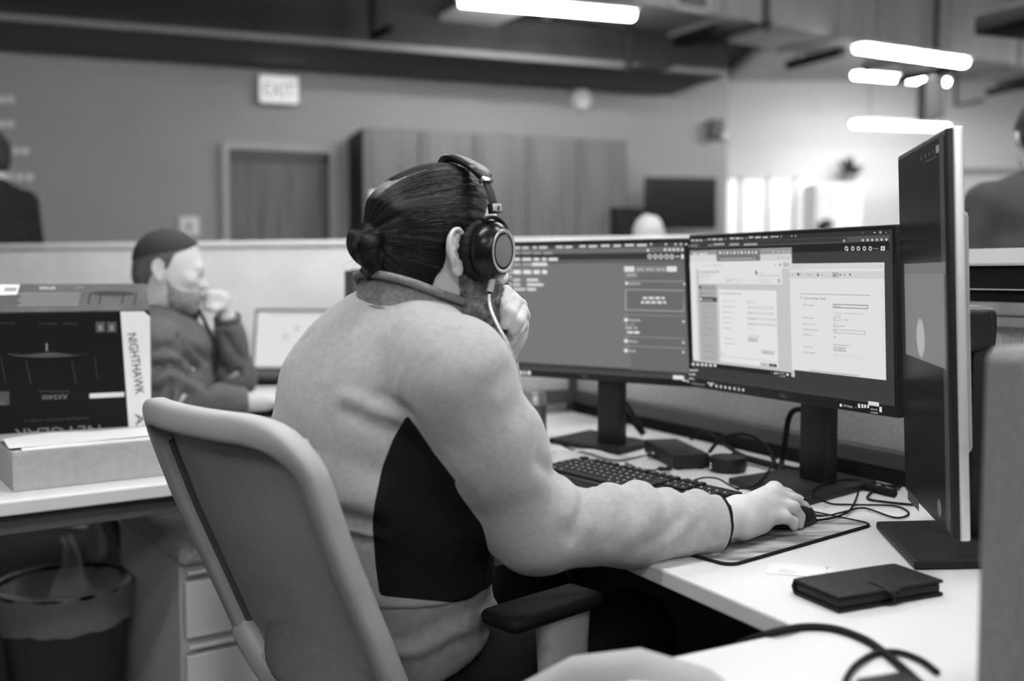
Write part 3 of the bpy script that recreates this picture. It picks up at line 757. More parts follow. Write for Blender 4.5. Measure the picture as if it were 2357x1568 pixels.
for i in range(len(prof) - 1):
    for k in range(96): fs.append((i * 96 + k, i * 96 + (k + 1) % 96, (i + 1) * 96 + (k + 1) % 96, (i + 1) * 96 + k))
poly_mesh('bin_liner', np.array(vs), np.array(fs), M['clear_liner'], bn)
# crumpled tail of the liner standing up
vs, fs = [], []
tip = atz(178, 1228, .50); tip = V(bc[0] + .02, bc[1] + .02, .50)
for i in range(9):
    for j in range(9):
        u_, v_ = i / 8, j / 8; w_ = .075 * (1 - v_) + .002
        vs.append(V(bc[0] + .03 + (u_ - .5) * 2 * w_ + .018 * mnoise.noise(Vector((u_ * 4, v_ * 4, 1))) - .02 * v_, bc[1] - .01 + .05 * mnoise.noise(Vector((u_ * 3, v_ * 3, 5))), .30 + .20 * v_))
for i in range(8):
    for j in range(8): k = i * 9 + j; fs.append((k, k + 1, k + 10, k + 9))
poly_mesh('liner_tail', np.array(vs), np.array(fs), M['clear_liner'], bn)
# ------------------------------------------------------------------ monitors
class Screen:
    """a lit screen: flat layers of light and dark on the panel's plane"""
    def __init__(s, c, a, up, n, w, h, crop): s.c = c; s.a = a; s.up = up; s.n = n; s.mb = MB(); s.k = 0.0004; s.crop = crop; s.w = w; s.h = h; s.rect_l(-w / 2, h / 2, w / 2, -h / 2, 60)
    def loc(s, x, y):
        ox, oy, sc = s.crop; P = onplane(ox + x / sc, oy + y / sc, s.c, s.n); return float(np.dot(P - s.c, s.a)), float(np.dot(P - s.c, s.up))
    def pt(s, u, v): return s.c + s.a * u + s.up * v + s.n * s.k
    def rect_l(s, u0, v0, u1, v1, g):
        W, H = s.w / 2, s.h / 2
        u0, u1 = max(u0, -W), min(u1, W); v0, v1 = min(v0, H), max(v1, -H)
        s.k += 0.00006; s.mb.quad(s.pt(u0, v1), s.pt(u1, v1), s.pt(u1, v0), s.pt(u0, v0), 0, srgb(g))
    def r(s, x0, y0, x1, y1, g): s.rect_l(*s.loc(x0, y0), *s.loc(x1, y1), g)
    def line(s, x0, y0, x1, y1, g, w=0.0008):
        u0, v0 = s.loc(x0, y0); u1, v1 = s.loc(x1, y1); v = (v0 + v1) / 2; s.rect_l(u0, v + w / 2, u1, v - w / 2, g)
    def box(s, x0, y0, x1, y1, g, w=0.0007):
        u0, v0 = s.loc(x0, y0); u1, v1 = s.loc(x1, y1)
        s.rect_l(u0, v0, u1, v0 - w, g); s.rect_l(u0, v1 + w, u1, v1, g); s.rect_l(u0, v0, u0 + w, v1, g); s.rect_l(u1 - w, v0, u1, v1, g)
    def t(s, x, y, st, h, g, x1=None):
        u, v = s.loc(x, y); s.k += 0.00003
        hh = abs(s.loc(x, y - h)[1] - v) / 0.72
        fit = None
        if x1 is not None: fit = abs(s.loc(x1, y)[0] - u)
        s.mb.text(st, s.pt(u, v), s.a, s.up, hh, 0, srgb(g), fit=fit)
    def bars(s, x0, x1, y, h, g, words, seed=1):
        """a run of text too small to read in the photo"""
        r = random.Random(seed); ws = [r.uniform(.6, 1.5) for _ in range(words)]; tot = sum(ws) + .35 * (words - 1); x = x0
        for w in ws:
            k = w / tot * (x1 - x0); s.r(x, y - h / 2, x + k, y + h / 2, g); x += k + .35 / tot * (x1 - x0)
    def disc(s, x, y, rad, g, n=16, ring=None):
        u, v = s.loc(x, y); s.k += 0.00005; r_ = abs(s.loc(x, y - rad)[1] - v)
        P = [s.pt(u + r_ * math.cos(t), v + r_ * math.sin(t)) for t in np.linspace(0, 2 * math.pi, n, endpoint=False)]
        s.mb.add(P, [list(range(n))], 0, srgb(g))
        if ring is not None:
            s.k += 0.00005; P = [s.pt(u + r_ * .6 * math.cos(t), v + r_ * .6 * math.sin(t)) for t in np.linspace(0, 2 * math.pi, n, endpoint=False)]
            s.mb.add(P, [list(range(n))], 0, srgb(ring))
def monitor(name, label, pose, w, h, chin, crop, neck_px, base_px, neck_w, silver=False, group='black desk monitors'):
    x, y, z, yaw, tilt = pose; a = V(math.cos(yaw), math.sin(yaw), 0); n0 = V(math.sin(yaw), -math.cos(yaw), 0)
    up = UP * math.cos(tilt) - n0 * math.sin(tilt); n = unit(np.cross(a, up)); c = V(x, y, z); ax = (a, up, n)
    bz = [atz(px, py, DZ + .001) for px, py in base_px]; bc_ = sum(bz) / len(bz)
    r = empty(name, V(bc_[0], bc_[1], DZ), label, 'monitor', group)
    MB().rbox(c - n * .011, (w, h, .022), .003, ax).build('monitor_shell', M['black_plastic'], r, smooth=True)
    MB().rbox(c - n * .028, (w * .62, h * .62, .03), .010, ax).build('monitor_back', M['black_matte'] if not silver else M['grey_trim'], r, smooth=True)
    if silver: MB().rbox(c - n * .015, (w + .003, h + .003, .013), .003, ax).build('silver_rim', M['brushed_silver'], r, smooth=True)
    MB().prism([tuple(p[:2]) for p in bz], DZ + .001, DZ + .013).build('stand_base', M['dark_plastic'], r, bevel=.003)
    nb = atz(neck_px[0], neck_px[1], DZ + .012)
    if len(neck_px) > 2: nb = at(neck_px[0], neck_px[1], neck_px[2]); nb[2] = DZ + .012
    top = c[2] + .03; nd = unit(V(n[0], n[1], 0)); na = V(-nd[1], nd[0], 0)
    MB().rbox(V(nb[0], nb[1], (DZ + .012 + top) / 2), (neck_w, .03, top - DZ - .012), .004, (na, nd, UP)).build('stand_neck', M['black_plastic'], r, smooth=True)
    q = V(nb[0], nb[1], c[2]); e = c - n * .035
    MB().sweep([q, e + V(0, 0, 0)], UP, .06, .07).build('mount_arm', M['black_plastic'], r, smooth=True)
    sc = Screen(c + up * (chin[0] - chin[1]) / 2 + n * .0005, a, up, n, w - 2 * chin[2], h - chin[0] - chin[1], crop)
    return r, sc, (c, a, up, n, w, h)
# --- middle right monitor
rm, sc, g_ = monitor('desk_monitor', 'black monitor on the right showing two pale windows and a settings form', (0.507, 1.918, 1.062, -1.072, -0.056), .539, .322,
                     (.020, .008, .008), (1560, 500, 3.409), (1882, 1106), [(1676, 1114), (1848, 1168), (2018, 1120), (1850, 1084)], .070)
s = sc
s.r(85, 140, 1662, 162, 52); s.r(88, 206, 1664, 205, 84); s.r(170, 206, 1330, 190, 58); s.r(88, 245, 1664, 272, 36); s.r(88, 300, 1664, 345, 62)
for i, (x0, x1, y) in enumerate(((105, 197, 182), (240, 357, 174), (412, 517, 166), (562, 712, 158), (742, 795, 153))):
    s.bars(x0, x1, y, 12, 190, 3, i); s.r(x1 + 20, y - 9, x1 + 26, y + 7, 170)
for x, y in ((100, 226), (124, 225), (149, 223), (250, 220), (268, 219), (902, 147), (932, 146)): s.disc(x, y, 7, 175)
s.bars(285, 632, 213, 12, 165, 3, 4)
s.t(1458, 128, 'v', 13, 210); s.line(1545, 121, 1560, 121, 220, .0012); s.box(1592, 112, 1606, 126, 220); s.t(1641, 126, 'x', 14, 220)
s.disc(1314, 185, 10, 220, ring=70)
for x in (1462, 1500, 1536, 1573, 1610, 1648): s.disc(x, 180 - (x - 1462) * .03, 10, 205)
for x in (1334, 1384, 1429, 1476, 1523): s.disc(x, 245, 17, 225, ring=40)
s.line(1343, 257, 1350, 262, 225, .002); s.t(1545, 251, 'Tristan', 11, 190, 1590); s.r(1606, 228, 1638, 260, 225); s.r(1613, 236, 1631, 252, 120)
# dark desktop shortcuts down the left edge
for i in range(38): s.r(100 + i * .9, 262 + i * 27.5, 114 + i * .9, 278 + i * 27.5, 185 if i % 3 else 120)
# remote window
s.r(118, 262, 938, 1253, 196); s.r(118, 262, 914, 297, 150); s.r(325, 262, 668, 345, 118)
for i in range(11): s.disc(352 + i * 28.5, 279 - i * .4, 11, 235, ring=120 if i % 2 else None)
s.bars(140, 255, 286, 12, 205, 2, 8)
for x in (772, 815, 854, 893): s.r(x - 5, 264, x + 5, 274, 215)
s.r(118, 297, 324, 350, 214); s.r(670, 290, 915, 345, 205); s.t(180, 334, 'RICOH', 10, 160)
s.r(355, 322, 610, 330, 165); s.disc(626, 324, 8, 190)
for x in (813, 854, 893): s.r(x - 5, 315, x + 3, 323, 150)
s.r(118, 350, 916, 400, 222); s.t(230, 381, 'Not secure', 9, 160, 268); s.t(280, 381, '192.168.10.24', 11, 140, 368)
s.disc(788, 371, 6, 150); s.r(825, 362, 834, 380, 60); s.r(850, 352, 902, 388, 190); s.t(862, 378, 'Error', 11, 90, 886)
s.r(122, 400, 190, 1122, 224); s.r(190, 403, 846, 527, 222)
s.t(196, 437, 'Command Center RX', 20, 70, 350); s.t(196, 460, 'Model : TASKalfa', 11, 150, 290); s.t(196, 480, 'Host Name : KM', 11, 150, 270); s.t(196, 500, 'Location :', 11, 165, 230)
s.r(637, 424, 650, 450, 40); s.disc(643, 424, 7, 40); s.t(674, 445, 'Admin', 11, 150, 705); s.line(655, 458, 836, 458, 130)
s.box(410, 483, 524, 506, 170); s.t(415, 500, 'English', 11, 140, 440); s.t(512, 499, 'v', 8, 90); s.t(588, 499, 'Auto-refresh :', 10, 165, 648)
s.t(668, 490, 'Last Updated :', 10, 140, 735); s.t(668, 511, '2024/12/11 10:02:38', 10, 140, 758); s.disc(823, 497, 14, 60, ring=222)
s.r(190, 527, 346, 1136, 172); s.r(193, 534, 333, 572, 158); s.r(193, 580, 335, 615, 166); s.r(194, 622, 338, 664, 84)
s.r(198, 536, 212, 560, 40); s.t(224, 553, 'Device Info', 10, 120, 280); s.box(200, 586, 212, 606, 80); s.t(226, 601, 'Device Settings', 10, 110, 290)
s.r(202, 630, 216, 652, 235); s.t(226, 650, 'Function Settings', 12, 240, 300)
for i, w_ in enumerate(('Common/Job Defaults', 'Copy', 'Printer', 'E-mail', 'Scan to Folder', 'DSM Scan', 'FAX', 'Send and Forward', 'RX Forward Rules', 'Operation Panel')):
    s.t(232 + i * 1.3, 693 + i * 45.3, w_, 11, 118, 232 + i * 1.3 + len(w_) * 5.2)
s.r(352, 566, 822, 1180, 226); s.t(366, 606, '^', 22, 60); s.line(371, 597, 373, 597, 60, .004); s.t(388, 602, 'Function Settings : E-mail', 15, 70, 528)
for i, (y, w_) in enumerate(((657, 'SMTP Server Timeout :'), (699, 'Authentication Protocol :'), (741, 'Authenticate as :'), (783, 'Login User Name :'), (824, 'Login Password :'), (864, 'SMTP Security :'), (944, 'Connection Test :'), (985, 'Domain Restriction :'))):
    s.t(384 + i * .8, y + 5, w_, 11, 120, 384 + i + len(w_) * 4.6)
s.box(578, 652, 608, 676, 160); s.t(584, 670, '60', 10, 110); s.t(614, 669, 'seconds', 10, 110, 655)
for y, w_ in ((708, 'On'), (751, 'Other')): s.box(582, y - 13, 786, y + 14, 150); s.t(590, y + 5, w_, 11, 120); s.t(773, y + 10, 'v', 9, 70)
for y, w_ in ((796, 'ricoh@office'), (838, '* * * * * * * *')): s.box(582, y - 13, 806, y + 14, 150); s.t(588, y + 2, w_, 10, 110, 650)
s.t(588, 878, 'STARTTLS', 10, 120, 628); s.t(588, 930, 'Make settings here. Protocol', 10, 90, 690)
s.r(588, 940, 666, 976, 196); s.box(588, 940, 666, 976, 150); s.t(613, 963, 'Test', 11, 90); s.t(596, 1003, 'Off', 9, 170); s.t(780, 1018, 'v', 7, 170)
s.r(696, 1038, 796, 1076, 200); s.box(696, 1038, 796, 1076, 160); s.t(716, 1060, 'Restriction List', 10, 100, 772)
s.t(380, 1072, 'FORM', 10, 110, 402); s.line(378, 1098, 828, 1118, 170); s.r(817, 728, 822, 900, 90)
s.r(690, 1136, 748, 1166, 196); s.box(690, 1136, 748, 1166, 150); s.t(706, 1157, 'Reset', 11, 70, 734); s.r(757, 1143, 820, 1175, 62); s.t(770, 1165, 'Submit', 11, 220, 806)
s.r(140, 1122, 934, 1253, 36)
for x in (162, 197, 232, 264, 299, 334): s.r(x - 10, 1128 + x * .06, x + 10, 1150 + x * .06, 225)
s.t(776, 1226, '^', 14, 220)
for x in (805, 824): s.disc(x, 1220, 8, 225)
s.t(838, 1222, '10:02 AM', 11, 225, 884); s.t(838, 1243, '12/11/2024', 11, 225, 888); s.r(897, 1220, 915, 1240, 225)
# snipped picture window
s.r(922, 362, 1682, 1273, 222); s.r(922, 362, 1670, 400, 210); s.t(948, 384, 'Snipping Tool', 9, 160, 1008)
for i, w_ in enumerate(('File', 'Edit', 'Tools', 'Help')): s.t(930 + i * 30, 413, w_, 9, 140)
for x in (1552, 1596, 1642): s.r(x - 5, 374, x + 4, 380, 150)
s.r(925, 425, 1672, 480, 206); s.t(940, 454, 'New', 9, 110); s.r(985, 436, 1001, 454, 50); s.t(1008, 452, 'Mode', 9, 130); s.disc(1072, 447, 9, 130, ring=206); s.t(1088, 453, 'Delay', 9, 130)
s.r(1140, 436, 1156, 458, 60); s.r(1143, 438, 1153, 448, 200); s.box(1176, 438, 1188, 458, 150); s.r(1262, 428, 1312, 468, 175)
s.line(1268, 455, 1290, 450, 60, .0012); s.line(1320, 452, 1334, 446, 60, .002); s.disc(1360, 449, 8, 150); s.disc(1403, 444, 7, 40); s.r(1400, 446, 1406, 458, 40)
s.line(1010, 597, 1562, 609, 120); s.t(1012, 642, '^', 26, 40); s.t(1036, 638, 'Function Settings : E-mail', 17, 50, 1208)
for y, w_ in ((686, 'SMTP Server Name :'), (786, 'SMTP Port Number :'), (833, 'SMTP Server Timeout :'), (877, 'Authentication Protocol :'), (918, 'SMTP Security :'), (1010, 'Connection Test :'), (1056, 'Domain Restriction :')):
    s.t(1030 + (y - 686) * .015, y + 3, w_, 12, 90, 1030 + len(w_) * 5.2)
s.box(1271, 677, 1547, 716, 70, .0011); s.t(1278, 700, '10.22.15.48', 12, 90, 1330); s.t(1274, 748, 'To specify the server name by domain name, set DNS', 9, 110, 1518); s.t(1274, 768, 'server. DNS', 9, 100, 1336)
s.box(1274, 781, 1328, 810, 150); s.t(1280, 802, '25', 12, 90); s.t(1332, 803, '(1 - 65535)', 11, 110, 1394)
s.box(1276, 829, 1312, 858, 150); s.t(1282, 850, '60', 12, 90); s.t(1318, 852, 'seconds', 12, 110, 1366)
s.box(1276, 873, 1526, 917, 130); s.t(1284, 893, 'Off', 12, 90); s.t(1514, 910, 'v', 10, 50); s.t(1279, 939, 'Off', 12, 90); s.t(1279, 998, 'Make settings here. Protocol', 11, 70, 1404)
s.r(1278, 1010, 1376, 1050, 204); s.box(1278, 1010, 1376, 1050, 130); s.t(1316, 1036, 'Test', 13, 70); s.t(1284, 1080, 'Off', 10, 150); s.box(1280, 1066, 1530, 1108, 196)
s.r(1664, 480, 1676, 1046, 200); s.r(1090, 1188, 1484, 1244, 190)
# taskbar of the outer desktop
s.r(100, 1262, 1690, 1520, 40); s.r(272, 1262, 1686, 1440, 62)
s.r(122, 1262, 1690, 1545, 44)
for i, w_ in enumerate(('Show desktop', 'Downloads', 'Docs')): s.bars(146, 212 - i * 20, 1195 + i * 32, 13, 220, 2, i)
s.disc(136, 1282, 9, 220); s.t(160, 1300, 'Type here to search', 13, 200, 262)
for x, y in ((316, 1312), (360, 1318), (395, 1323), (430, 1328), (465, 1333), (502, 1338), (537, 1344), (572, 1348)): s.disc(x, y, 12, 205)
s.r(290, 1300, 342, 1332, 190); s.r(518, 1322, 556, 1364, 100); s.disc(537, 1343, 9, 170)
s.r(1558, 1434, 1642, 1486, 222); s.t(1576, 1463, 'Support', 10, 130, 1626)
s.disc(1342, 1466, 12, 225); s.t(1362, 1476, '37°F Windy', 15, 225, 1434); s.t(1456, 1492, '^', 14, 225)
for x in (1486, 1512, 1534, 1558): s.r(x - 7, 1486, x + 7, 1502, 225)
s.t(1576, 1500, '10:02 AM', 12, 225, 1630); s.t(1576, 1525, '12/11/2024', 12, 225, 1634); s.box(1648, 1503, 1666, 1524, 225)
scr = s.mb.build('screen', M['lit_screen'], rm)
c, a, up, n, w, h = g_
MB().text('DELL', c - up * (h / 2 - .007) + n * .0006, a, up, .0095, align='CENTER').build('maker_mark', M['print_grey'], rm)

# --- left monitor
lm_, sc, g_ = monitor('desk_monitor', 'black monitor right of the worker\'s headphones showing a grey ticket page', (0.157, 2.323, 1.057, -0.597, -0.131), .539, .322,
                      (.020, .008, .008), (1160, 500, 3.733), (1408, 1021), [(1262, 1020), (1425, 1049), (1503, 1027), (1358, 999)], .062)
s = sc
s.r(-300, 300, 1574, 300, 100); s.r(-300, 215, 1574, 262, 72); s.r(-300, 285, 1575, 315, 112); s.r(-300, 325, 1578, 368, 56); s.r(-300, 375, 1580, 405, 96); s.r(-300, 405, 1600, 1330, 118); s.r(1045, 390, 1600, 1340, 106)
s.r(-300, 215, 84, 1300, 40)
for i, (x0, x1, y) in enumerate(((82, 215, 263), (248, 375, 260), (448, 590, 256), (650, 805, 250), (835, 1008, 245), (1042, 1230, 240))): s.bars(x0, x1, y, 17, 215, 2, i)
for x in (1268, 1395, 1478, 1524, 1568): s.disc(x, 232, 10, 210)
s.bars(82, 420, 309, 15, 165, 4, 3); s.disc(1240, 284, 11, 235)
for x in (1388, 1427, 1462, 1498, 1537): s.disc(x, 278, 12, 225)
for x0, x1 in ((82, 143), (160, 240), (258, 310), (330, 372), (388, 468)): s.r(x0, 350, x1, 372, 235)
for x in (1258, 1306, 1353, 1402, 1448): s.disc(x, 337, 20, 235, ring=70)
s.r(1478, 330, 1515, 344, 190); s.r(1527, 318, 1562, 356, 225)
s.bars(82, 240, 405, 16, 180, 2, 5); s.r(245, 390, 380, 418, 225); s.bars(84, 378, 470, 32, 235, 4, 6)
for y, x0, x1 in ((538, 203, 302), (578, 205, 346), (618, 206, 283)): s.r(86, y - 11, 148 if y < 600 else 192, y + 11, 210); s.r(x0, y - 11, x1, y + 11, 225)
for y in (400, 436, 476, 512, 576, 606, 640, 670, 790, 880, 990, 1070, 1108, 1190, 1226): s.disc(62, y, 13, 200)
s.r(1042, 420, 1130, 466, 222); s.r(1405, 420, 1494, 466, 222)
for x0, x1 in ((1140, 1216), (1222, 1304), (1310, 1400)): s.r(x0, 424, x1, 466, 160); s.r(x0 + 6, 430, x1 - 6, 460, 110); s.bars(x0 + 12, x1 - 12, 446, 14, 200, 2, x0)
s.r(1056, 474, 1156, 516, 165); s.r(1061, 479, 1151, 511, 108); s.bars(1072, 1140, 494, 14, 200, 2, 9)
s.line(1045, 546, 1584, 550, 175, .0012); s.disc(1066, 566, 14, 230); s.t(1086, 577, 'Attachments', 22, 230, 1182); s.disc(1560, 572, 9, 225)
for i in range(46): s.r(1066 + i * 10.9, 615 + i * .1, 1072 + i * 10.9, 623 + i * .1, 205); s.r(1068 + i * 10.9, 789 + i * .2, 1074 + i * 10.9, 797 + i * .2, 205)
for i in range(15): s.r(1064, 618 + i * 11.7, 1072, 625 + i * 11.7, 205); s.r(1564, 622 + i * 11.7, 1572, 629 + i * 11.7, 205)
s.bars(1218, 1404, 687, 20, 225, 4, 12); s.bars(1202, 1418, 724, 20, 225, 5, 13)
for y, w_, x1 in ((874, 'Related Items', 1198), (1054, 'Reviewers', 1172), (1136, 'Security', 1162)): s.disc(1074, y, 17, 235); s.t(1098, y + 10, w_, 22, 235, x1); s.disc(1566, y + 14, 10, 225)
s.line(1046, 832, 1580, 838, 160, .001); s.line(1060, 1016, 1580, 1030, 170, .001); s.line(1066, 1098, 1580, 1114, 170, .001)
s.bars(1070, 1150, 914, 14, 160, 2, 14); s.bars(1070, 1172, 942, 14, 205, 2, 15); s.r(1066, 962, 1200, 998, 38); s.r(1072, 967, 1195, 993, 175); s.bars(1094, 1190, 980, 20, 235, 2, 16)
s.r(-300, 1240, 1604, 1420, 72); s.r(1478, 1346, 1572, 1396, 228); s.r(1560, 1396, 1612, 1432, 210)
for x, g in ((130, 235), (172, 235), (208, 190), (246, 235)): s.disc(x, 1324 + (x - 130) * .03, 17, g)
s.mb.build('screen', M['lit_screen'], lm_)
c, a, up, n, w, h = g_
MB().text('DELL', c - up * (h / 2 - .007) + n * .0006, a, up, .0095, align='CENTER').build('maker_mark', M['print_grey'], lm_)

# --- tall portrait monitor seen from the side
pm_, sc, g_ = monitor('portrait_monitor', 'tall portrait monitor with a silver rim seen almost edge on at the right', (0.599, 1.486, 1.060, -1.753, -0.044), .322, .539,
                      (.008, .008, .007), (2000, 280, 1.0), (2236, 1265, 1.52), [(2016, 1217), (2104, 1312), (2312, 1308), (2236, 1212)], .062, silver=True, group=None)
s = sc
s.r(60, 30, 180, 960, 18); s.r(82, 330, 178, 570, 112); s.r(82, 328, 178, 350, 100)
s.disc(120, 498, 46, 150); s.disc(120, 498, 40, 165)
for i in range(4): s.r(148 - i * 9, 66 + i * 5, 151 - i * 9, 74 + i * 5, 70)
s.r(156, 56, 163, 70, 130); s.r(130, 92, 158, 82, 62)
for i in range(6): s.r(86 + i * 5, 845 + i * 5, 89 + i * 5, 852 + i * 5, 70)
s.disc(165, 890, 20, 90); s.r(92, 870, 118, 905, 48)
s.mb.build('screen', M['lit_screen'], pm_)

# ------------------------------------------------------------------ keyboard
kb0, kb1 = atz(1346, 1050, .765), atz(1712, 1130, .765); ka = unit(V(*(kb1 - kb0)[:2], 0)); kn = V(ka[1], -ka[0], 0)   # kn: towards the worker
KL = float(np.linalg.norm((kb1 - kb0)[:2])); KD = .132
kup = unit(UP + kn * .07); kdn = unit(np.cross(kup, ka)) * -1 if np.dot(np.cross(kup, ka), kn) < 0 else unit(np.cross(kup, ka))
kc = V(*(kb0[:2] + kb1[:2]) / 2, .752) + kn * KD / 2
kbd = empty('keyboard', V(kc[0], kc[1], DZ), 'full size black keyboard lying behind the worker\'s right forearm', 'keyboard')
MB().rbox(kc, (KL, KD, .014), .004, (ka, kdn, kup)).build('keyboard_body', M['black_plastic'], kbd, smooth=True)
for s_ in (-1, 1): MB().box(kc + ka * s_ * (KL / 2 - .04) - kdn * (KD / 2 - .012) - UP * .006, (.03, .014, .016), (ka, kdn, UP)).build('foot', M['rubber'], kbd)
KU = KL / 22.9
def key(x, row, w=1.0):
    yy = (-KD / 2 + .016 + (row + (0 if row == 0 else .35)) * KU * .985)
    p = kc + ka * (-KL / 2 + .008 + (x + w / 2) * KU) + kdn * yy + kup * .0095
    k = MB().rbox(p, (w * KU - .0028, KU - .0034, .006), .0015, (ka, kdn, kup), seg=1); k.build('key', M['dark_plastic'], kbd)
    if w < 1.3 or w == 2.0: 
        q = p + kup * .0033 - ka * KU * .22 - kdn * KU * .1; LEG.box(q, (.0032, .0030, .0002), (ka, kdn, kup))
LEG = MB()
key(0, 0)
for x in (2, 3, 4, 5, 6.5, 7.5, 8.5, 9.5, 11, 12, 13, 14, 15.4, 16.4, 17.4): key(x, 0)
for r_, (first, n_, last) in enumerate(((1.0, 12, 2.0), (1.5, 12, 1.5), (1.75, 11, 2.25), (2.25, 10, 2.75))):
    key(0, r_ + 1, first)
    for i in range(n_): key(first + i, r_ + 1)
    key(first + n_, r_ + 1, last)
x = 0
for w_ in (1.25, 1.25, 1.25, 6.25, 1.25, 1.25, 1.25, 1.25): key(x, 5, w_); x += w_
for r_ in (1, 2):
    for i in range(3): key(15.4 + i, r_)
key(16.4, 4)
for i in range(3): key(15.4 + i, 5)
for r_ in (1, 2, 3, 4):
    for i in range(3): key(18.8 + i, r_)
for r_ in (1,): key(21.8, r_, .95)
key(18.8, 5, 2.0); key(20.8, 5)
LEG.build('key_legends', M['print_white'], kbd)
p = [atz(1590, 1108, .757), atz(1620, 1100, .765), atz(1652, 1102, .765), atz(1680, 1118, .757), atz(1700, 1128, .757)]
MB().tube(spline(p, 24), .0016).build('keyboard_cord', M['rubber'], kbd, smooth=True)

# ------------------------------------------------------------------ mouse and mouse pad
pp = [atz(1560, 1268, DZ + .003), atz(1682, 1298, DZ + .003), atz(1993, 1209, DZ + .003), atz(1868, 1168, DZ + .003)]
pa = unit(V(*(pp[2] - pp[1])[:2], 0)); pb = V(-pa[1], pa[0], 0); PLn = float(np.linalg.norm((pp[2] - pp[1])[:2])) + .02; PWd = .20
pcn = pp[1] + pa * (PLn / 2 - .006) + pb * (PWd / 2 - .004); pcn[2] = DZ + .0015
mp_ = empty('mouse_pad', V(pcn[0], pcn[1], DZ), 'printed rectangular mouse pad with a black stitched border', 'mouse pad')
def rrect(cx, cy, w, h, r, ax, ay, n=6):
    out = []
    for sx, sy, a0_ in ((1, 1, 0), (-1, 1, 90), (-1, -1, 180), (1, -1, 270)):
        for i in range(n + 1):
            t = math.radians(a0_ + 90 * i / n); out.append(V(cx, cy, 0) + ax * (sx * (w / 2 - r) + r * math.cos(t)) + ay * (sy * (h / 2 - r) + r * math.sin(t)))
    return out
oc = rrect(pcn[0], pcn[1], PLn, PWd, .018, pa, pb)
mb = MB().prism([tuple(p[:2]) for p in oc], DZ + .0005, DZ + .003); mb.build('pad_cloth', M['mouse_pad_print'], mp_)
MB().tube([V(p[0], p[1], DZ + .0025) for p in oc], .0026, closed=True).build('stitched_border', M['rubber'], mp_, smooth=True)
mb = MB(); q = pp[1] + pa * .0 + pb * .005; 

for i in range(9): mb.box(V(*(pp[1] + pa * (.026 + .003 * math.sin(i * 2.1)) + pb * (.105 - i * .0075))[:2], DZ + .0034), (.008 + .004 * (i % 3), .0062, .0002), (pa, pb, UP))
 
q = atz(1872, 1198, DZ + .0034); rr_ = [V(q[0] + .012 * (1 - t / 9) * math.cos(t), q[1] + .012 * (1 - t / 9) * math.sin(t), DZ + .0034) for t in np.linspace(0, 8, 40)]
mb2 = MB().tube(rr_, .0009, seg=4); mb2.build('spiral_print', M['print_black'], mp_)
mp_text = mb.build('pad_print', M['print_white'], mp_)
m0 = atz(1822, 1205, DZ + .003); mdir = unit(V(.72, .69, 0)); ml = V(-mdir[1], mdir[0], 0)
mo = empty('computer_mouse', V(m0[0], m0[1], DZ), 'small black mouse held under the worker\'s right hand', 'mouse')
def f_mouse(P):
    c = V(m0[0], m0[1], DZ + .004)
    q = P - c; x = q @ mdir; y = q @ ml
    d = s_ell(P, c + UP * .002 - mdir * .002, (.058, .031, .032), (mdir, ml, UP))
    return smax(d, -(P[:, 2] - (DZ + .0045)), .003)
v, f = surface(f_mouse, m0 - V(.08, .08, .01), m0 + V(.08, .08, .05), .0025)
poly_mesh('mouse_shell', v, f, M['black_plastic'], mo)
MB().rbox(V(*(m0 + mdir * .034)[:2], DZ + .031), (.012, .004, .012), .0018, (mdir, ml, UP)).build('scroll_wheel', M['rubber'], mo)
cp = [V(*(m0 + mdir * .056)[:2], DZ + .009)] + [atz(x, y, DZ + z) for x, y, z in ((1900, 1188, .003), (1945, 1178, .004), (1990, 1170, .004), (2060, 1192, .003), (2092, 1182, .003), (2060, 1165, .003), (1960, 1162, .004), (1915, 1160, .003), (1890, 1150, .016), (1870, 1132, .016), (1900, 1112, .017), (1960, 1104, .016), (2020, 1112, .006), (2070, 1128, .004))]
MB().tube(spline(cp, 70), .0017).build('mouse_cord', M['rubber'], mo, smooth=True)

# ------------------------------------------------------------------ phone case, card, dock, puck, can
f0, f1, f2, f3 = atz(1838, 1358, DZ), atz(1930, 1414, DZ), atz(2172, 1372, DZ), atz(2098, 1312, DZ)
pa2 = unit(V(*(f2 - f1)[:2], 0)); pb2 = V(-pa2[1], pa2[0], 0); wl2 = float(np.linalg.norm((f2 - f1)[:2])); ww2 = .082
cc = V(*(f1[:2]), 0) + pa2 * wl2 / 2 + pb2 * ww2 / 2
wc = empty('phone_wallet_case', V(cc[0], cc[1], DZ), 'closed black leather phone wallet lying near the front of the desk', 'phone case')
for nm, z0_, t_, m_, dw in (('lower_cover', DZ + .0025, .004, 'leather_black', 0), ('phone_body', DZ + .0105, .0105, 'dark_plastic', -.006), ('upper_cover', DZ + .0185, .004, 'leather_black', 0)):
    MB().rbox(V(cc[0], cc[1], z0_), (wl2 + dw, ww2 + dw, t_), .0018, (pa2, pb2, UP)).build(nm, M[m_], wc, smooth=True)
p = V(cc[0], cc[1], 0) + pb2 * (ww2 / 2 - .001)
MB().sweep([p + UP * (DZ + .002), p + pb2 * .004 + UP * (DZ + .010), p + UP * (DZ + .0195)], pb2, wl2, .004).build('spine', M['leather_black'], wc, smooth=True)
p = V(cc[0], cc[1], 0) - pb2 * (ww2 / 2)
MB().sweep([p + pb2 * .03 + UP * (DZ + .0215), p + pb2 * .004 + UP * (DZ + .0215), p - pb2 * .003 + UP * (DZ + .018), p - pb2 * .003 + UP * (DZ + .003)], UP + pb2 * .01, .022, .003).build('clasp_strap', M['leather_black'], wc, smooth=True)
k0, k1, k2, k3 = atz(1775, 1338, DZ), atz(1890, 1348, DZ), atz(1906, 1292, DZ), atz(1800, 1284, DZ)
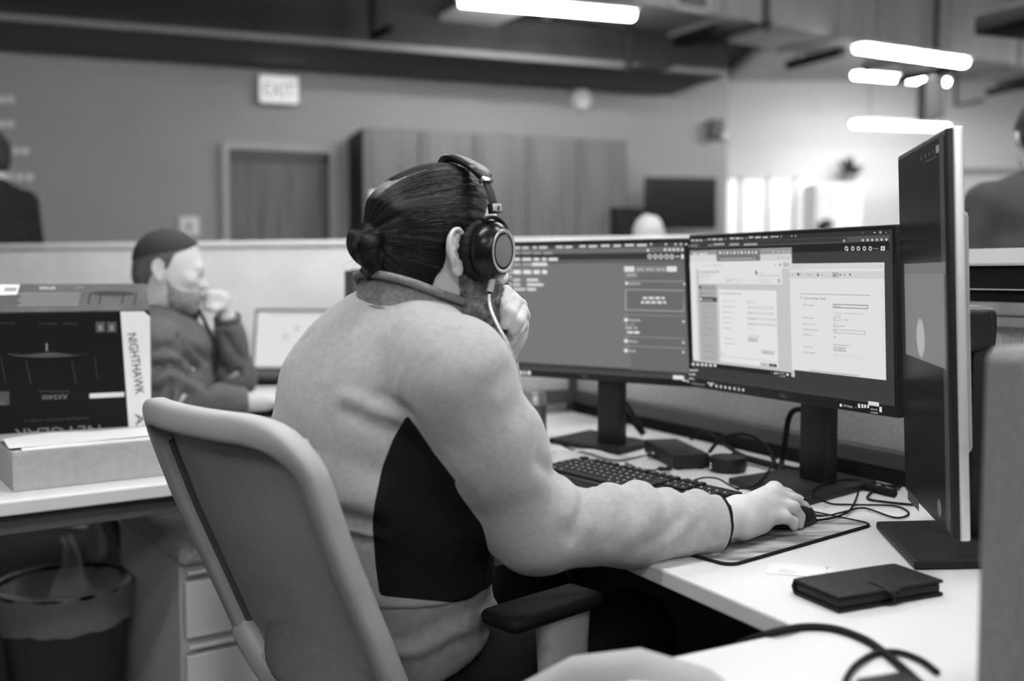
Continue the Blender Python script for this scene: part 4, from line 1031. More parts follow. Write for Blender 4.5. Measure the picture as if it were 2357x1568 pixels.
ca = unit(V(*(k1 - k0)[:2], 0)); cb = V(-ca[1], ca[0], 0); cc = (k0 + k1 + k2 + k3) / 4
cd = empty('business_card', V(cc[0], cc[1], DZ), 'white business card lying in front of the mouse pad', 'card')
MB().box(V(cc[0], cc[1], DZ + .0006), (.088, .054, .0008), (ca, cb, UP)).build('card_stock', M['white_paper'], cd)
mb = MB(); mb.text('T', V(cc[0], cc[1], DZ + .0012) + ca * .034 + cb * .014, ca, cb, .017, align='CENTER')
for i in range(5): mb.box(V(cc[0], cc[1], DZ + .0012) + ca * .034 - cb * (.002 + i * .004), (.002, .0024, .0001), (ca, cb, UP))
mb.build('letter_print', M['print_grey'], cd)
mb = MB()
for i, w_ in enumerate((.016, .024, .02)): mb.box(V(cc[0], cc[1], DZ + .0012) - ca * (.028 - w_ / 2) - cb * (.004 + i * .007), (w_, .0025, .0001), (ca, cb, UP))
mb.build('address_print', M['light_trim'], cd)
# docking box
d0, d1, d2 = atz(1552, 1080, DZ + .003), atz(1634, 1077, DZ + .003), atz(1516, 1040, DZ + .003)
da = unit(V(*(d1 - d0)[:2], 0)); db = unit(V(*(d2 - d0)[:2], 0)); dw_, dd_ = float(np.linalg.norm((d1 - d0)[:2])), float(np.linalg.norm((d2 - d0)[:2]))
db = V(-da[1], da[0], 0); dd_ = min(dd_, .20)
dcn = d0 + da * dw_ / 2 + db * dd_ / 2; dh = .030
dock = empty('docking_box', V(dcn[0], dcn[1], DZ), 'square black docking box with plugs in its left side', 'docking station')
MB().rbox(V(dcn[0], dcn[1], DZ + .003 + dh / 2), (dw_, dd_, dh), .004, (da, db, UP)).build('dock_body', M['dark_plastic'], dock, smooth=True)
for sx in (-1, 1):
    for sy in (-1, 1): MB().box(V(*(dcn + da * sx * (dw_ / 2 - .015) + db * sy * (dd_ / 2 - .015))[:2], DZ + .0015), (.012, .012, .003), (da, db, UP)).build('foot', M['rubber'], dock)
def plug(px, py, ang, label, pts):
    q = atz(px, py, DZ + .011); d_ = unit(at(px, py, q[1]) * 0 + da) if ang is None else V(math.cos(ang), math.sin(ang), 0); l_ = V(-d_[1], d_[0], 0)
    r = empty('plug_cable', V(q[0], q[1], DZ), label, 'cable')
    MB().rbox(V(q[0], q[1], DZ + .009), (.026, .014, .008), .002, (d_, l_, UP)).build('plug', M['black_plastic'], r, smooth=True)
    MB().box(V(q[0], q[1], DZ + .0135) , (.006, .006, .0016), (d_, l_, UP)).build('plug_light', M['print_white'], r)
    P = [V(*(q - d_ * .013)[:2], DZ + .009)] + [atz(x, y, DZ + .003) for x, y in pts]
    MB().tube(spline(P, 40), .0018).build('cord', M['rubber'], r, smooth=True)
plug(1504, 1046, 0.0, 'thin black cable plugged into the side of the docking box', [(1470, 1052), (1430, 1060), (1395, 1057), (1360, 1046), (1320, 1036), (1290, 1022)])
plug(1530, 1077, 0.25, 'thin black cable with a plug lying in front of the docking box', [(1500, 1083), (1470, 1078), (1440, 1066)])
# round puck
u0 = atz(1682, 1092, DZ); ur = 43 * u0[1] / FPX; uc = u0 + V(0, ur, 0) * .93
pk = empty('speaker_puck', V(uc[0], uc[1], DZ), 'low round black puck beside the docking box', 'speaker')
MB().lathe([(0, 0), (ur * .96, 0), (ur, .003), (ur, .026), (ur * .97, .030), (ur * .9, .0305), (ur * .84, .028), (0, .028)], V(uc[0], uc[1], DZ), seg=48).build('puck_body', M['black_plastic'], pk, smooth=True)
MB().lathe([(0, 0.0), (ur * .80, 0.0), (ur * .80, .0015), (0, .0015)], V(uc[0], uc[1], DZ + .028), seg=48).build('speaker_mesh', M['dark_plastic'], pk, smooth=True)
for s_ in (-1, 1): MB().rbox(V(uc[0] + s_ * ur * .985, uc[1] - .01, DZ + .014), (.004, .014, .014), .0015).build('side_latch', M['chrome'], pk, smooth=True)
# drink can
ct = at(1232, 902, 2.44); cr = 26 * 2.44 / FPX
can = empty('drink_can', V(ct[0], ct[1], DZ), 'shiny metal drink can standing behind the worker\'s arm', 'can')
ch = ct[2] - DZ
MB().lathe([(0, .002), (cr * .78, 0), (cr, .008), (cr, ch - .012), (cr * .86, ch - .002), (cr * .88, ch), (cr * .82, ch), (cr * .8, ch - .004), (0, ch - .004)], V(ct[0], ct[1], DZ), seg=40).build('can_body', M['aluminium'], can, smooth=True, angle=60)
MB().lathe([(cr * 1.003, .02), (cr * 1.003, ch - .03)], V(ct[0], ct[1], DZ), seg=40).build('can_print', M['dark_trim'], can, smooth=True)
MB().rbox(V(ct[0], ct[1] - .008, DZ + ch - .002), (.014, .02, .0016), .0007).build('pull_tab', M['aluminium'], can)
# ------------------------------------------------------------------ loose cables
def cable(label, pts, r, name='cable', m='rubber', n=60):
    P = spline(pts, n); o = MB().tube(P, r).build(name, M[m], smooth=True); return tag(o, label, 'cable')
cable('black cable arching from the docking box towards the right monitor stand', [at(1632, 1042, 2.20), at(1655, 1015, 2.19), at(1690, 1000, 2.17), at(1730, 1003, 2.14), at(1765, 1030, 2.11), at(1783, 1065, 2.08), atz(1790, 1084, DZ + .006)], .0042)
cable('second black cable looping behind the docking box', [at(1590, 1012, 2.34), at(1603, 1000, 2.33), at(1625, 996, 2.31), at(1660, 1018, 2.28), at(1690, 1038, 2.24), atz(1740, 1060, DZ + .005), atz(1800, 1076, DZ + .005)], .0042)
cable('thick black cable rising behind the neck of the right monitor', [atz(1796, 1088, DZ + .008), at(1800, 1060, 2.07), at(1808, 1010, 2.06), at(1815, 965, 2.06), at(1828, 945, 2.05), at(1850, 945, 2.045), at(1872, 968, 2.045)], .0058)
cable('thin black cable running over the right monitor base to the wall', [atz(1690, 1124, DZ + .012), atz(1720, 1124, DZ + .017), atz(1745, 1112, DZ + .017), atz(1768, 1085, DZ + .018), atz(1792, 1050, DZ + .03), atz(1805, 1044, DZ + .03), atz(1812, 1060, DZ + .008)], .0017)
cable('black cable looping on the desk beside the portrait monitor', [atz(2110, 1163, DZ + .003), atz(2040, 1156, DZ + .003), atz(1998, 1148, DZ + .003), atz(2008, 1132, DZ + .003), atz(2035, 1118, DZ + .003), atz(2075, 1122, DZ + .003)], .0022)
cable('curling black cable between the mouse pad and the right monitor base', [atz(1850, 1200, DZ + .006), atz(1895, 1196, DZ + .007), atz(1925, 1190, DZ + .007), atz(1955, 1176, DZ + .005), atz(1970, 1150, DZ + .004), atz(1977, 1128, DZ + .018)], .0019)
p0_ = [at(1428, 925, 2.43), at(1448, 960, 2.46), atz(1480, 1001, DZ + .012)]
cable('black cable slanting down behind the left monitor neck', p0_, .0055)
cable('upper black cable slanting down behind the left monitor neck', [at(1432, 915, 2.45), at(1455, 950, 2.48), atz(1484, 998, DZ + .018)], .0045)
cable('black cable bundle lying along the foot of the partition', [atz(1690, 1047, DZ + .008), atz(1720, 1056, DZ + .012), atz(1790, 1074, DZ + .012), atz(1850, 1088, DZ + .010), atz(1960, 1112, DZ + .008), atz(2060, 1136, DZ + .008)], .0075)
cable('black cable hanging behind the portrait monitor', [at(2212, 975, 1.56), at(2235, 1020, 1.60), at(2262, 1055, 1.62), at(2300, 1085, 1.62)], .007)
cable('blurred cable arching across the near end of the desk', [atz(1700, 1484, DZ - .02), atz(1775, 1458, DZ + .004)] + [atz(x, y, DZ + .004) for x, y in ((1850, 1444), (1920, 1448), (1985, 1470), (2030, 1498), (2080, 1540), (2130, 1585))], .0045)
cable('blurred cable loop lying at the bottom right of the desk', [atz(x, y, DZ + .004) for x, y in ((1940, 1600), (1950, 1560), (1975, 1528), (2020, 1503), (2070, 1502), (2120, 1520), (2158, 1548))], .0034)
q = atz(2045, 1600, DZ)
tag(MB().rbox(V(q[0], q[1], DZ + .008), (.06, .03, .016), .006, (unit(V(.9, .3, 0)), unit(V(-.3, .9, 0)), UP)).build('power_brick', M['black_plastic'], smooth=True), 'black power brick at the bottom edge among the blurred cables', 'power adapter')
# long white notice card standing on the long partition, behind the worker's head
p = cpt(879); 
nt_ = empty('notice_frame', V(p[0], p[1], CZ), 'white upright notice standing on the partition behind the worker\'s head', 'notice')
ztop = onplane(878, 437, p, CN)[2]; wN = 60 * p[1] / FPX
MB().box(V(p[0], p[1], (CZ + ztop) / 2) + CD * .03, (wN * 1.5, .012, ztop - CZ), (CD, CN, UP)).build('notice_sheet', M['bare_white'], nt_)
MB().box(V(p[0], p[1], (CZ + ztop) / 2) + CD * .028 - CN * .012, (wN * 1.5 + .012, .014, ztop - CZ + .01), (CD, CN, UP)).build('notice_backing', M['black_matte'], nt_)
mb = MB()
for i in range(5): mb.box(V(p[0], p[1], ztop - .05 - i * .035) + CD * .03 + CN * .007, (wN * .8, .001, .006), (CD, CN, UP))
mb.build('notice_print', M['print_grey'], nt_)
MB().box(V(p[0], p[1], CZ + .004) + CD * .03 + CN * 0, (wN * 1.4, .06, .008), (CD, CN, UP)).build('notice_foot', M['black_matte'], nt_)

# ------------------------------------------------------------------ boxes on the side desk
e0, e1 = atz(30.5, 1134, DZ), atz(399, 1093, DZ)
xa = unit(V(*(e1 - e0)[:2], 0)); xb = V(-xa[1], xa[0], 0); FL, FD, FH = .52, .26, .0
ftop = onplane(30, 1047, e0, xb)[2]; FH = ftop - DZ
fc = V(*e0[:2], 0) + xa * FL / 2 + xb * FD / 2
fb = empty('flat_box', V(fc[0], fc[1], DZ), 'long flat plain cardboard box at the front of the left desk', 'box')
MB().box(V(fc[0], fc[1], DZ + FH / 2), (FL, FD, FH), (xa, xb, UP)).build('box_body', M['cardboard'], fb, bevel=.002)
MB().box(V(fc[0], fc[1], DZ + FH + .0012), (FL - .004, FD - .002, .0024), (xa, xb, UP)).build('box_lid', M['cardboard'], fb)
pz_ = DZ + FH + .0030
pts = [(0.015, .008), (FL * .86, .008), (FL * .9, .16), (.03, .13)]
wp_ = empty('folded_paper', V(fc[0], fc[1], DZ + FH), 'folded white paper sheets lying on the flat box', 'paper')
def fpt(u_, v_, z_): return V(*e0[:2], 0) + xa * u_ + xb * v_ + UP * z_
for i, (dx, dy, dz_, rot) in enumerate(((0.02, .012, .0, .0), (.0, .03, .004, .02))):
    vs = []; nx, ny = 12, 5
    for i_ in range(nx):
        for j_ in range(ny):
            u_ = dx + (FL * .93 - dx) * i_ / (nx - 1) ; v_ = dy + .13 * j_ / (ny - 1) + u_ * rot
            vs.append(fpt(u_, v_, pz_ + dz_ + .010 * math.exp(-((j_ - 2) / 1.1) ** 2) * (1 + .4 * math.sin(i_ * .9))))
    fs = [(i_ * ny + j_, (i_ + 1) * ny + j_, (i_ + 1) * ny + j_ + 1, i_ * ny + j_ + 1) for i_ in range(nx - 1) for j_ in range(ny - 1)]
    MB().add(vs, fs).build('paper_sheet', M['white_paper'], wp_, smooth=True, angle=80)
# product box: dark carton standing behind, printed upside down
BYd = .045; bxa = unit(V(.905, .425, 0)); bxb = V(-bxa[1], bxa[0], 0)
bot = fpt(.0, FD + .012, 0)
rt = onplane(345, 900, bot, bxb); lean = .10
bh = onplane(275, 716, bot, bxb)[2]
bw = .40; bdp = .095
br_ = V(rt[0], rt[1], 0); bl_ = br_ - bxa * bw
bup = unit(UP - bxb * lean); bnn = unit(np.cross(bxa, bup)); 
pb_ = empty('product_box', (br_ + bl_) / 2 + bxb * bdp / 2 + UP * DZ, 'black router carton standing upside down with a white spine and a raised lid', 'box')
Hh = (bh - DZ) / bup[2]
def bp(u_, v_, d_=0.0): return bl_ + UP * DZ + bxa * u_ + bup * v_ + bnn * d_       # front face coordinates
cen = bp(bw / 2, Hh / 2, -bdp / 2)
MB().box(cen, (bw, Hh, bdp), (bxa, bup, bnn)).build('carton', M['box_black'], pb_, bevel=.002)
def bfit(px, py): P = onplane(px, py, bp(0, 0), bnn); return float(np.dot(P - bp(0, 0), bxa)), float(np.dot(P - bp(0, 0), bup))
sx0 = bfit(277, 720)[0]; sx1 = bfit(300, 960)[0]
mb = MB(); P = [bp(sx1, 0, .0012), bp(bw + .0005, 0, .0012), bp(bw + .0005, Hh - .012, .0012), bp(bw - .012, Hh, .0012), bp(sx0, Hh, .0012)]
mb.add(P, [(0, 1, 2, 3, 4)]); mb.add([bp(bw + .0008, 0, .0012), bp(bw + .0008, 0, -bdp), bp(bw + .0008, Hh - .01, -bdp), bp(bw + .0008, Hh - .012, .0012)], [(0, 1, 2, 3)])
mb.build('white_spine', M['print_white'], pb_)
def btext(st, px0, py0, px1, py1, hpx, m, name, upd=True):
    """upside down line of print from its right end to its left end"""
    u0_, v0_ = bfit(px0, py0); u1_, v1_ = bfit(px1, py1); d_ = V(u1_ - u0_, v1_ - v0_, 0); L_ = np.linalg.norm(d_); d_ /= L_
    xd = bxa * d_[0] + bup * d_[1]; yd = bxa * (-d_[1]) + bup * d_[0]; sz_ = hpx * br_[1] / FPX / .72
    return MB().text(st, bp(u0_, v0_, .0018), xd, yd, sz_, fit=L_).build(name, m, pb_)
btext('NIGHTHAWK', 293, 767, 312, 909, 20, M['print_black'], 'spine_print')
btext('AX5400', 311, 953, 322, 1078, 18, M['print_black'], 'spine_print')
btext('AX5400', 155, 908, 97, 909, 11, M['print_grey'], 'front_print')
btext('WiFi 6 Router', 160, 898, 88, 899, 6, M['print_dim'], 'front_print')
btext('Leading the New Era of WiFi 6', 203, 960, 57, 966, 6, M['print_dim'], 'front_print')
btext('NETGEAR', 234, 978, 34, 988, 24, M['print_grey'], 'front_print')
btext('WiFi', 12, 924, -14, 925, 7, M['print_grey'], 'front_print')
btext('Smart Connect', 34, 742, -4, 742, 5, M['print_dim'], 'front_print'); btext('4X Gigabit Ports', 132, 743, 90, 743, 5, M['print_dim'], 'front_print'); btext('Dual-Band', 178, 743, 146, 743, 5, M['print_dim'], 'front_print')
def brect(px0, py0, px1, py1, m, name, d_=.0015):
    u0_, v0_ = bfit(px0, py0); u1_, v1_ = bfit(px1, py1)
    return MB().add([bp(u0_, v1_, d_), bp(u1_, v1_, d_), bp(u1_, v0_, d_), bp(u0_, v0_, d_)], [(0, 1, 2, 3)]).build(name, m, pb_)
brect(206, 906, 286, 913, M['print_white'], 'front_panel'); brect(-30, 903, 22, 932, M['print_dim'], 'front_panel')
for x in (220, 246): brect(x, 741, x + 22, 765, M['print_dim'], 'badge'); brect(x + 6, 748, x + 16, 761, M['print_grey'], 'badge', .0019)
# picture of the router on the carton: light rim and antennas
for x0, y0, x1, y1 in ((3, 824, 12, 880), (60, 830, 71, 884), (165, 830, 175, 882), (217, 820, 225, 874)):
    a_, b_ = bp(*bfit(x0, y0), .002), bp(*bfit(x1, y1), .002); MB().tube([a_, b_], .0007, seg=4).build('antenna_print', M['print_dim'], pb_)
mb = MB(); T_ = [bp(*bfit(20 + i * 18, 814 + 3 * math.sin(i * .9)), .0016) for i in range(11)]; Bm = [bp(*bfit(20 + i * 18, 818 + 5 * math.sin(i * .35) - (2 if i in (0, 10) else 0)), .0016) for i in range(11)]
mb.add(T_ + Bm, [(i, i + 1, 12 + i, 11 + i) for i in range(10)]); mb.build('router_print', M['print_dim'], pb_)
brect(105, 790, 110, 808, M['print_grey'], 'logo_print')
# raised lid flap
hl = unit(-bnn * .80 + UP * .60)
LW = float(np.linalg.norm(onplane(20, 652, bp(0, Hh), unit(np.cross(bxa, hl))) - onplane(20, 716, bp(0, Hh), unit(np.cross(bxa, hl)))))
LW = min(max(LW, .06), .16); fn = unit(np.cross(bxa, hl))
def lp(u_, v_, d_=0.0): return bp(0, Hh) + bxa * u_ + hl * v_ + fn * (d_ + .0015)
lid = MB().box(lp(bw / 2, LW / 2), (bw, LW, .003), (bxa, hl, fn)).build('lid_flap', M['box_flap'], pb_)
def lfit(px, py): P = onplane(px, py, lp(0, 0), fn); return float(np.dot(P - lp(0, 0), bxa)), float(np.dot(P - lp(0, 0), hl))
def lrect(pts_, m, name, d_=.002): return MB().add([lp(*lfit(x, y), d_) for x, y in pts_], [list(range(len(pts_)))]).build(name, m, lid)
lrect([(-30, 682), (39, 680), (46, 657), (-24, 656)], M['print_white'], 'bar_code_label')
mb = MB()
for i in range(12): mb.add([lp(*lfit(x, y), .0026) for x, y in ((10 + i * 2.3, 673), (11.2 + i * 2.3, 673), (13.2 + i * 2.3, 664), (12 + i * 2.3, 664))], [(0, 1, 2, 3)])
mb.build('bar_code', M['print_dim'], lid)
def ltext(st, px0, py0, px1, py1, hpx, m, name):
    u0_, v0_ = lfit(px0, py0); u1_, v1_ = lfit(px1, py1); d_ = V(u1_ - u0_, v1_ - v0_, 0); L_ = np.linalg.norm(d_); d_ /= L_
    MB().text(st, lp(u0_, v0_, .0028), bxa * d_[0] + hl * d_[1], bxa * (-d_[1]) + hl * d_[0], hpx * 1.9 / FPX / .72, fit=L_).build(name, m, lid)
ltext('NETGEAR', 128, 662, 90, 662, 12, M['print_white'], 'lid_print'); ltext('24/7', 194, 661, 170, 661, 14, M['print_grey'], 'lid_print')
mb = MB()
for i in range(7): mb.add([lp(*lfit(x, y), .0022) for x, y in ((40 + i % 3 * 4, 676 + i * 4.6), (186 - i, 675 + i * 4.6), (186 - i, 677.6 + i * 4.6), (40 + i % 3 * 4, 678.6 + i * 4.6))], [(0, 1, 2, 3)])
mb.build('small_print', M['print_grey'], lid)
mb = MB(); mb.add([lp(*lfit(x, y), .0026) for x, y in ((204, 677), (230, 672), (275, 672), (312, 676), (300, 680), (240, 681))], [(5, 4, 3, 2, 1, 0)])
for x in (206, 231, 283, 312): mb.add([lp(*lfit(a_, b_), .0024) for a_, b_ in ((x, 676), (x + 4, 676), (x - 1, 702), (x - 5, 702))], [(3, 2, 1, 0)])
mb.build('router_print', M['print_black'], lid)

# ------------------------------------------------------------------ background desk, laptop, keyboard, paper, monitor frame
bd0 = V(-1.75, 2.95, 0); 
t0, t1 = -1.15, 1.28; m_ = V(-1.10, 3.50, 0)
bk = empty('rear_desk', m_, 'white desk of the seated man in front of the long partition', 'desk')
MB().box(m_ + UP * (DZ - .0125) + CN * .08, (1.56, .98, .025), (CD, CN, UP)).build('worktop', M['laminate'], bk, bevel=.003)
for sx in (-.72, .72):
    for sy in (-.33, .45): MB().box(m_ + CD * sx + CN * sy + UP * .357, (.05, .05, .714), (CD, CN, UP)).build('leg', M['desk_beam'], bk)
lh = at(690, 851, 3.86); la = unit(V(1, -.10, 0)); lnb = V(la[1], -la[0], 0); lnb = lnb if lnb[1] < 0 else -lnb
lap = empty('laptop', V(lh[0], lh[1], DZ), 'open dark laptop with a bright screen on the rear desk', 'laptop')
lz = DZ + .026
MB().rbox(V(lh[0], lh[1], lz) + lnb * .13, (.37, .25, .018), .005, (la, lnb, UP)).build('laptop_base', M['dark_plastic'], lap, smooth=True)
MB().box(V(lh[0], lh[1], lz + .0095) + lnb * .10, (.32, .11, .002), (la, lnb, UP)).build('laptop_keys', M['black_plastic'], lap)
for sx in (-.16, .16):
    for sy in (.02, .24): MB().box(V(lh[0], lh[1], DZ + .0085) + la * sx + lnb * sy, (.02, .02, .017), (la, lnb, UP)).build('foot', M['rubber'], lap)
lup = unit(UP - lnb * .22); lnn = unit(np.cross(la, lup)); lc = V(lh[0], lh[1], lz + .012) + lup * .118
MB().rbox(lc, (.375, .236, .008), .003, (la, lup, lnn)).build('laptop_lid', M['dark_plastic'], lap, smooth=True)
s = Screen(lc + lnn * .0045, la, lup, lnn, .355, .214, (300, 500, 3.136))
s.r(900, 640, 1800, 1120, 222)
for x, y, r_, g in ((1205, 800, 22, 200), (1120, 865, 30, 205), (1205, 940, 28, 180), (1310, 900, 30, 200)): s.disc(x, y, r_, g)
s.r(1000, 690, 1500, 712, 205)
s.mb.build('laptop_screen', M['lit_screen'], lap)
p = atz(600, 955, DZ)
rk = empty('rear_keyboard', V(p[0], p[1], DZ), 'black keyboard under the seated man\'s hand', 'keyboard')
ra = unit(V(1, -.3, 0)); rb_ = V(.3, 1, 0) / 1.044
MB().rbox(V(p[0] + .02, p[1] + .03, DZ + .010), (.42, .15, .018), .004, (ra, rb_, UP)).build('keyboard_body', M['black_plastic'], rk, smooth=True)
mb = MB()
for i in range(16):
    for j in range(5): mb.box(V(p[0] + .02, p[1] + .03, DZ + .021) + ra * (-.195 + i * .026) + rb_ * (-.058 + j * .027), (.021, .022, .005), (ra, rb_, UP))
tag(mb.build('keys', M['dark_plastic'], rk), kind='stuff')
p = atz(625, 888, DZ)
tag(MB().box(V(p[0] + .05, p[1], DZ + .002), (.30, .21, .004), (ra, rb_, UP)).build('paper_pad', M['white_paper'], bevel=.001), 'white paper pad beyond the seated man\'s hand', 'paper')
# ------------------------------------------------------------------ the worker's chair
CF = unit(V(.73, .68, 0)); CR = unit(V(.695, -.715, 0)); CM = V(-.397, 1.36, 0)
PT, PZc = [.0, .055, .140, .172, .182], [.95, .80, .60, .52, .47]
def ct_(z): return float(np.interp(-z, [-x for x in PZc], PT)) if z < .95 else (.95 - z) * .35
def cp_(s_, t, z): return CM + CR * s_ + CF * t + UP * z
chair = empty('office_chair', cp_(0, .40, 0), 'grey office chair with a framed mesh back under the worker', 'office chair')
def bow(s_, z): return -.038 * (1 - (s_ / .2) ** 2)
path, nr_ = [], []
for z in np.linspace(.56, .885, 10): path.append(cp_(-.2, ct_(z) + .0, z)); nr_.append(-CF)
for a_ in np.linspace(10, 80, 6):
    s_, z = -.2 + .06 * (1 - math.cos(math.radians(a_))), .885 + .06 * math.sin(math.radians(a_)); path.append(cp_(s_, ct_(z) + bow(s_, z), z)); nr_.append(-CF)
for s_ in np.linspace(-.12, .12, 9): path.append(cp_(s_, ct_(.948) + bow(s_, .95), .948)); nr_.append(-CF)
for a_ in np.linspace(80, 10, 6):
    s_, z = .2 - .06 * (1 - math.cos(math.radians(a_))), .885 + .06 * math.sin(math.radians(a_)); path.append(cp_(s_, ct_(z) + bow(s_, z), z)); nr_.append(-CF)
for z in np.linspace(.885, .56, 10): path.append(cp_(.2, ct_(z), z)); nr_.append(-CF)
mb = MB(); mb.sweep(path, np.array(nr_), .040, .034, seg=20, power=3.2)
mb.build('back_frame', M['chair_frame'], chair, smooth=True, angle=60)
path = []
for s_ in np.linspace(-.2, .2, 21): z = .50 + .08 * (abs(s_) / .2) ** 2.2; path.append(cp_(s_, ct_(z) - .03 * (1 - (s_ / .2) ** 2) - .004, z))
MB().sweep(path, -CF, .05, .032, seg=20, power=3.0).build('lower_yoke', M['chair_frame'], chair, smooth=True, angle=60)
vs, fs, nx, ny = [], [], 19, 27
for j in range(ny):
    z = .52 + (.94 - .52) * j / (ny - 1)
    for i in range(nx):
        s_ = -.19 + .38 * i / (nx - 1); vs.append(cp_(s_, ct_(z) + bow(s_, z) * .9 + .020 - (.010 if z < .6 else 0) * math.sin(z * 160) * .3, z))
for j in range(ny - 1):
    for i in range(nx - 1): k = j * nx + i; fs.append((k, k + 1, k + nx + 1, k + nx))
mesh_ = MB().add(vs, fs).build('mesh_back', M['chair_mesh'], chair, smooth=True, angle=80)
so = mesh_.modifiers.new('thickness', 'SOLIDIFY'); so.thickness = .006
# dark side webs that carry the mesh
for s_ in (-1, 1):
    MB().sweep([cp_(s_ * .183, ct_(z) + .012, z) for z in np.linspace(.53, .90, 14)], CR, .030, .012).build('side_rail', M['chair_frame_dark'], chair, smooth=True)
MB().rbox(cp_(-.12, ct_(.55) - .02, .548), (.05, .012, .018), .004, (CR, CF, UP)).build('adjustment_tab', M['chair_frame'], chair, smooth=True)
MB().rbox(cp_(0, .44, .43), (.49, .48, .075), .03, (CR, CF, UP), seg=5).build('seat', M['seat_fabric'], chair, smooth=True)
MB().rbox(cp_(0, .42, .375), (.30, .34, .05), .015, (CR, CF, UP)).build('seat_pan', M['chair_frame_dark'], chair, smooth=True)
MB().sweep([cp_(0, .40, .36), cp_(0, .25, .36), cp_(0, .16, .40), cp_(0, .135, .50)], CR, .05, .09, seg=16).build('back_bracket', M['chair_frame_dark'], chair, smooth=True)
for s_ in (-1, 1):
    x = s_ * .255
    ar = MB().sweep([cp_(x, .40, z) for z in (.40, .47, .54, .61, .660)], CF, [.038, .040, .042, .044, .046], [.072, .076, .080, .088, .096], seg=20, power=3).build('armrest_post', M['chair_frame'], chair, smooth=True, angle=60)
    MB().sweep([cp_(s_ * .15, .42, .385), cp_(s_ * .24, .42, .385), cp_(x, .40, .40)], CF, .03, .07).build('armrest_bracket', M['chair_frame_dark'], ar, smooth=True)
    MB().rbox(cp_(x, .362, .668), (.075, .185, .024), .012, (CR, CF, UP), seg=4).build('armrest_pad', M['rubber'], ar, smooth=True)
MB().tube([cp_(0, .40, .07), cp_(0, .40, .36)], .028, seg=16).build('gas_post', M['black_plastic'], chair, smooth=True)
for k in range(5):
    a_ = k * 2 * math.pi / 5 + .3; d_ = V(math.cos(a_), math.sin(a_), 0); c_ = cp_(0, .40, 0)
    lg = MB().sweep([c_ + UP * .10, c_ + d_ * .15 + UP * .09, c_ + d_ * .30 + UP * .072], UP, [.05, .045, .035], [.045, .035, .025]).build('base_leg', M['black_plastic'], chair, smooth=True)
    MB().lathe([(0, -.022), (.027, -.022), (.03, -.015), (.03, .015), (.027, .022), (0, .022)], c_ + d_ * .30 + UP * .030, (d_, UP, np.cross(d_, UP)), seg=20).build('caster', M['rubber'], lg, smooth=True)

# ------------------------------------------------------------------ the worker
F = unit(V(.78, .626, 0)); R = unit(V(.626, -.78, 0))
SR = at(1049, 877, 1.31); SL = at(812, 884, 1.60); EL = at(1232, 1216, 1.37); WR = at(1655, 1203, 1.462)
LE = V(-.075, 1.80, .80); LW_ = at(1136, 828, 1.60)
TOR = [(V(-.205, 1.535, .57), .20, .155), (V(-.205, 1.53, .72), .195, .155), (V(-.195, 1.50, .86), .20, .15), (V(-.180, 1.475, .96), .185, .130), (V(-.168, 1.46, 1.02), .125, .095)]
NB = V(-.150, 1.450, 1.058)
def f_torso(P, g=0.0):
    d = s_loft(P, [(c, a - g, b - g) for c, a, b in TOR], R, F)
    tr = s_chain(P, [SR + UP * .012, NB, SL + UP * .012], [.064 - g, .054 - g, .052 - g], .04)
    d = smin(d, tr, .06)
    return smin(d, s_ell(P, V(-.19, 1.47, .96) - F * .04, (.11, .085, .10), (R, F, UP)), .06) if g == 0 else d
EM = EL + (WR - EL) * .5
def f_rarm(P, g=0.0): return s_chain(P, [SR, SR + (EL - SR) * .45, EL, EM, WR], [.074 - g, .066 - g, .058 - g, .053 - g, .043 - g], .03)
def f_larm(P, g=0.0): return s_chain(P, [SL, LE, LE + (LW_ - LE) * .5, LW_], [.066 - g, .056 - g, .052 - g, .043 - g], .03)
def f_jacket(P):
    ra_ = smax(f_rarm(P), ((P - WR) @ unit(WR - EL)) - .004, .006); la_ = smax(f_larm(P), (P - LW_) @ unit(LW_ - LE), .006)
    d = smin(f_torso(P), ra_, .035); d = smin(d, la_, .03)
    hem = V(-.205, 1.53, .687); d = smax(d, -((P - hem) @ unit(UP + F * .02)), .012)
    return d
jv, jf = surface(f_jacket, V(-.47, 1.15, .66), V(.40, 1.88, 1.18), .0068)
jv = relax(jv, jf, 2); jn = vnormals(jv, jf); jp = to_px(jv)
def snap(px, py, rad=9):
    d = np.linalg.norm(jp - V(px, py), axis=1); i = np.where(d < rad)[0]
    return jv[i[np.argmin(jv[i, 1])]] if len(i) else jv[np.argmin(d)]
def jfold(pts, amp, w):
    global jv
    jv = fold(jv, jn, [snap(*p) for p in pts], amp, w)
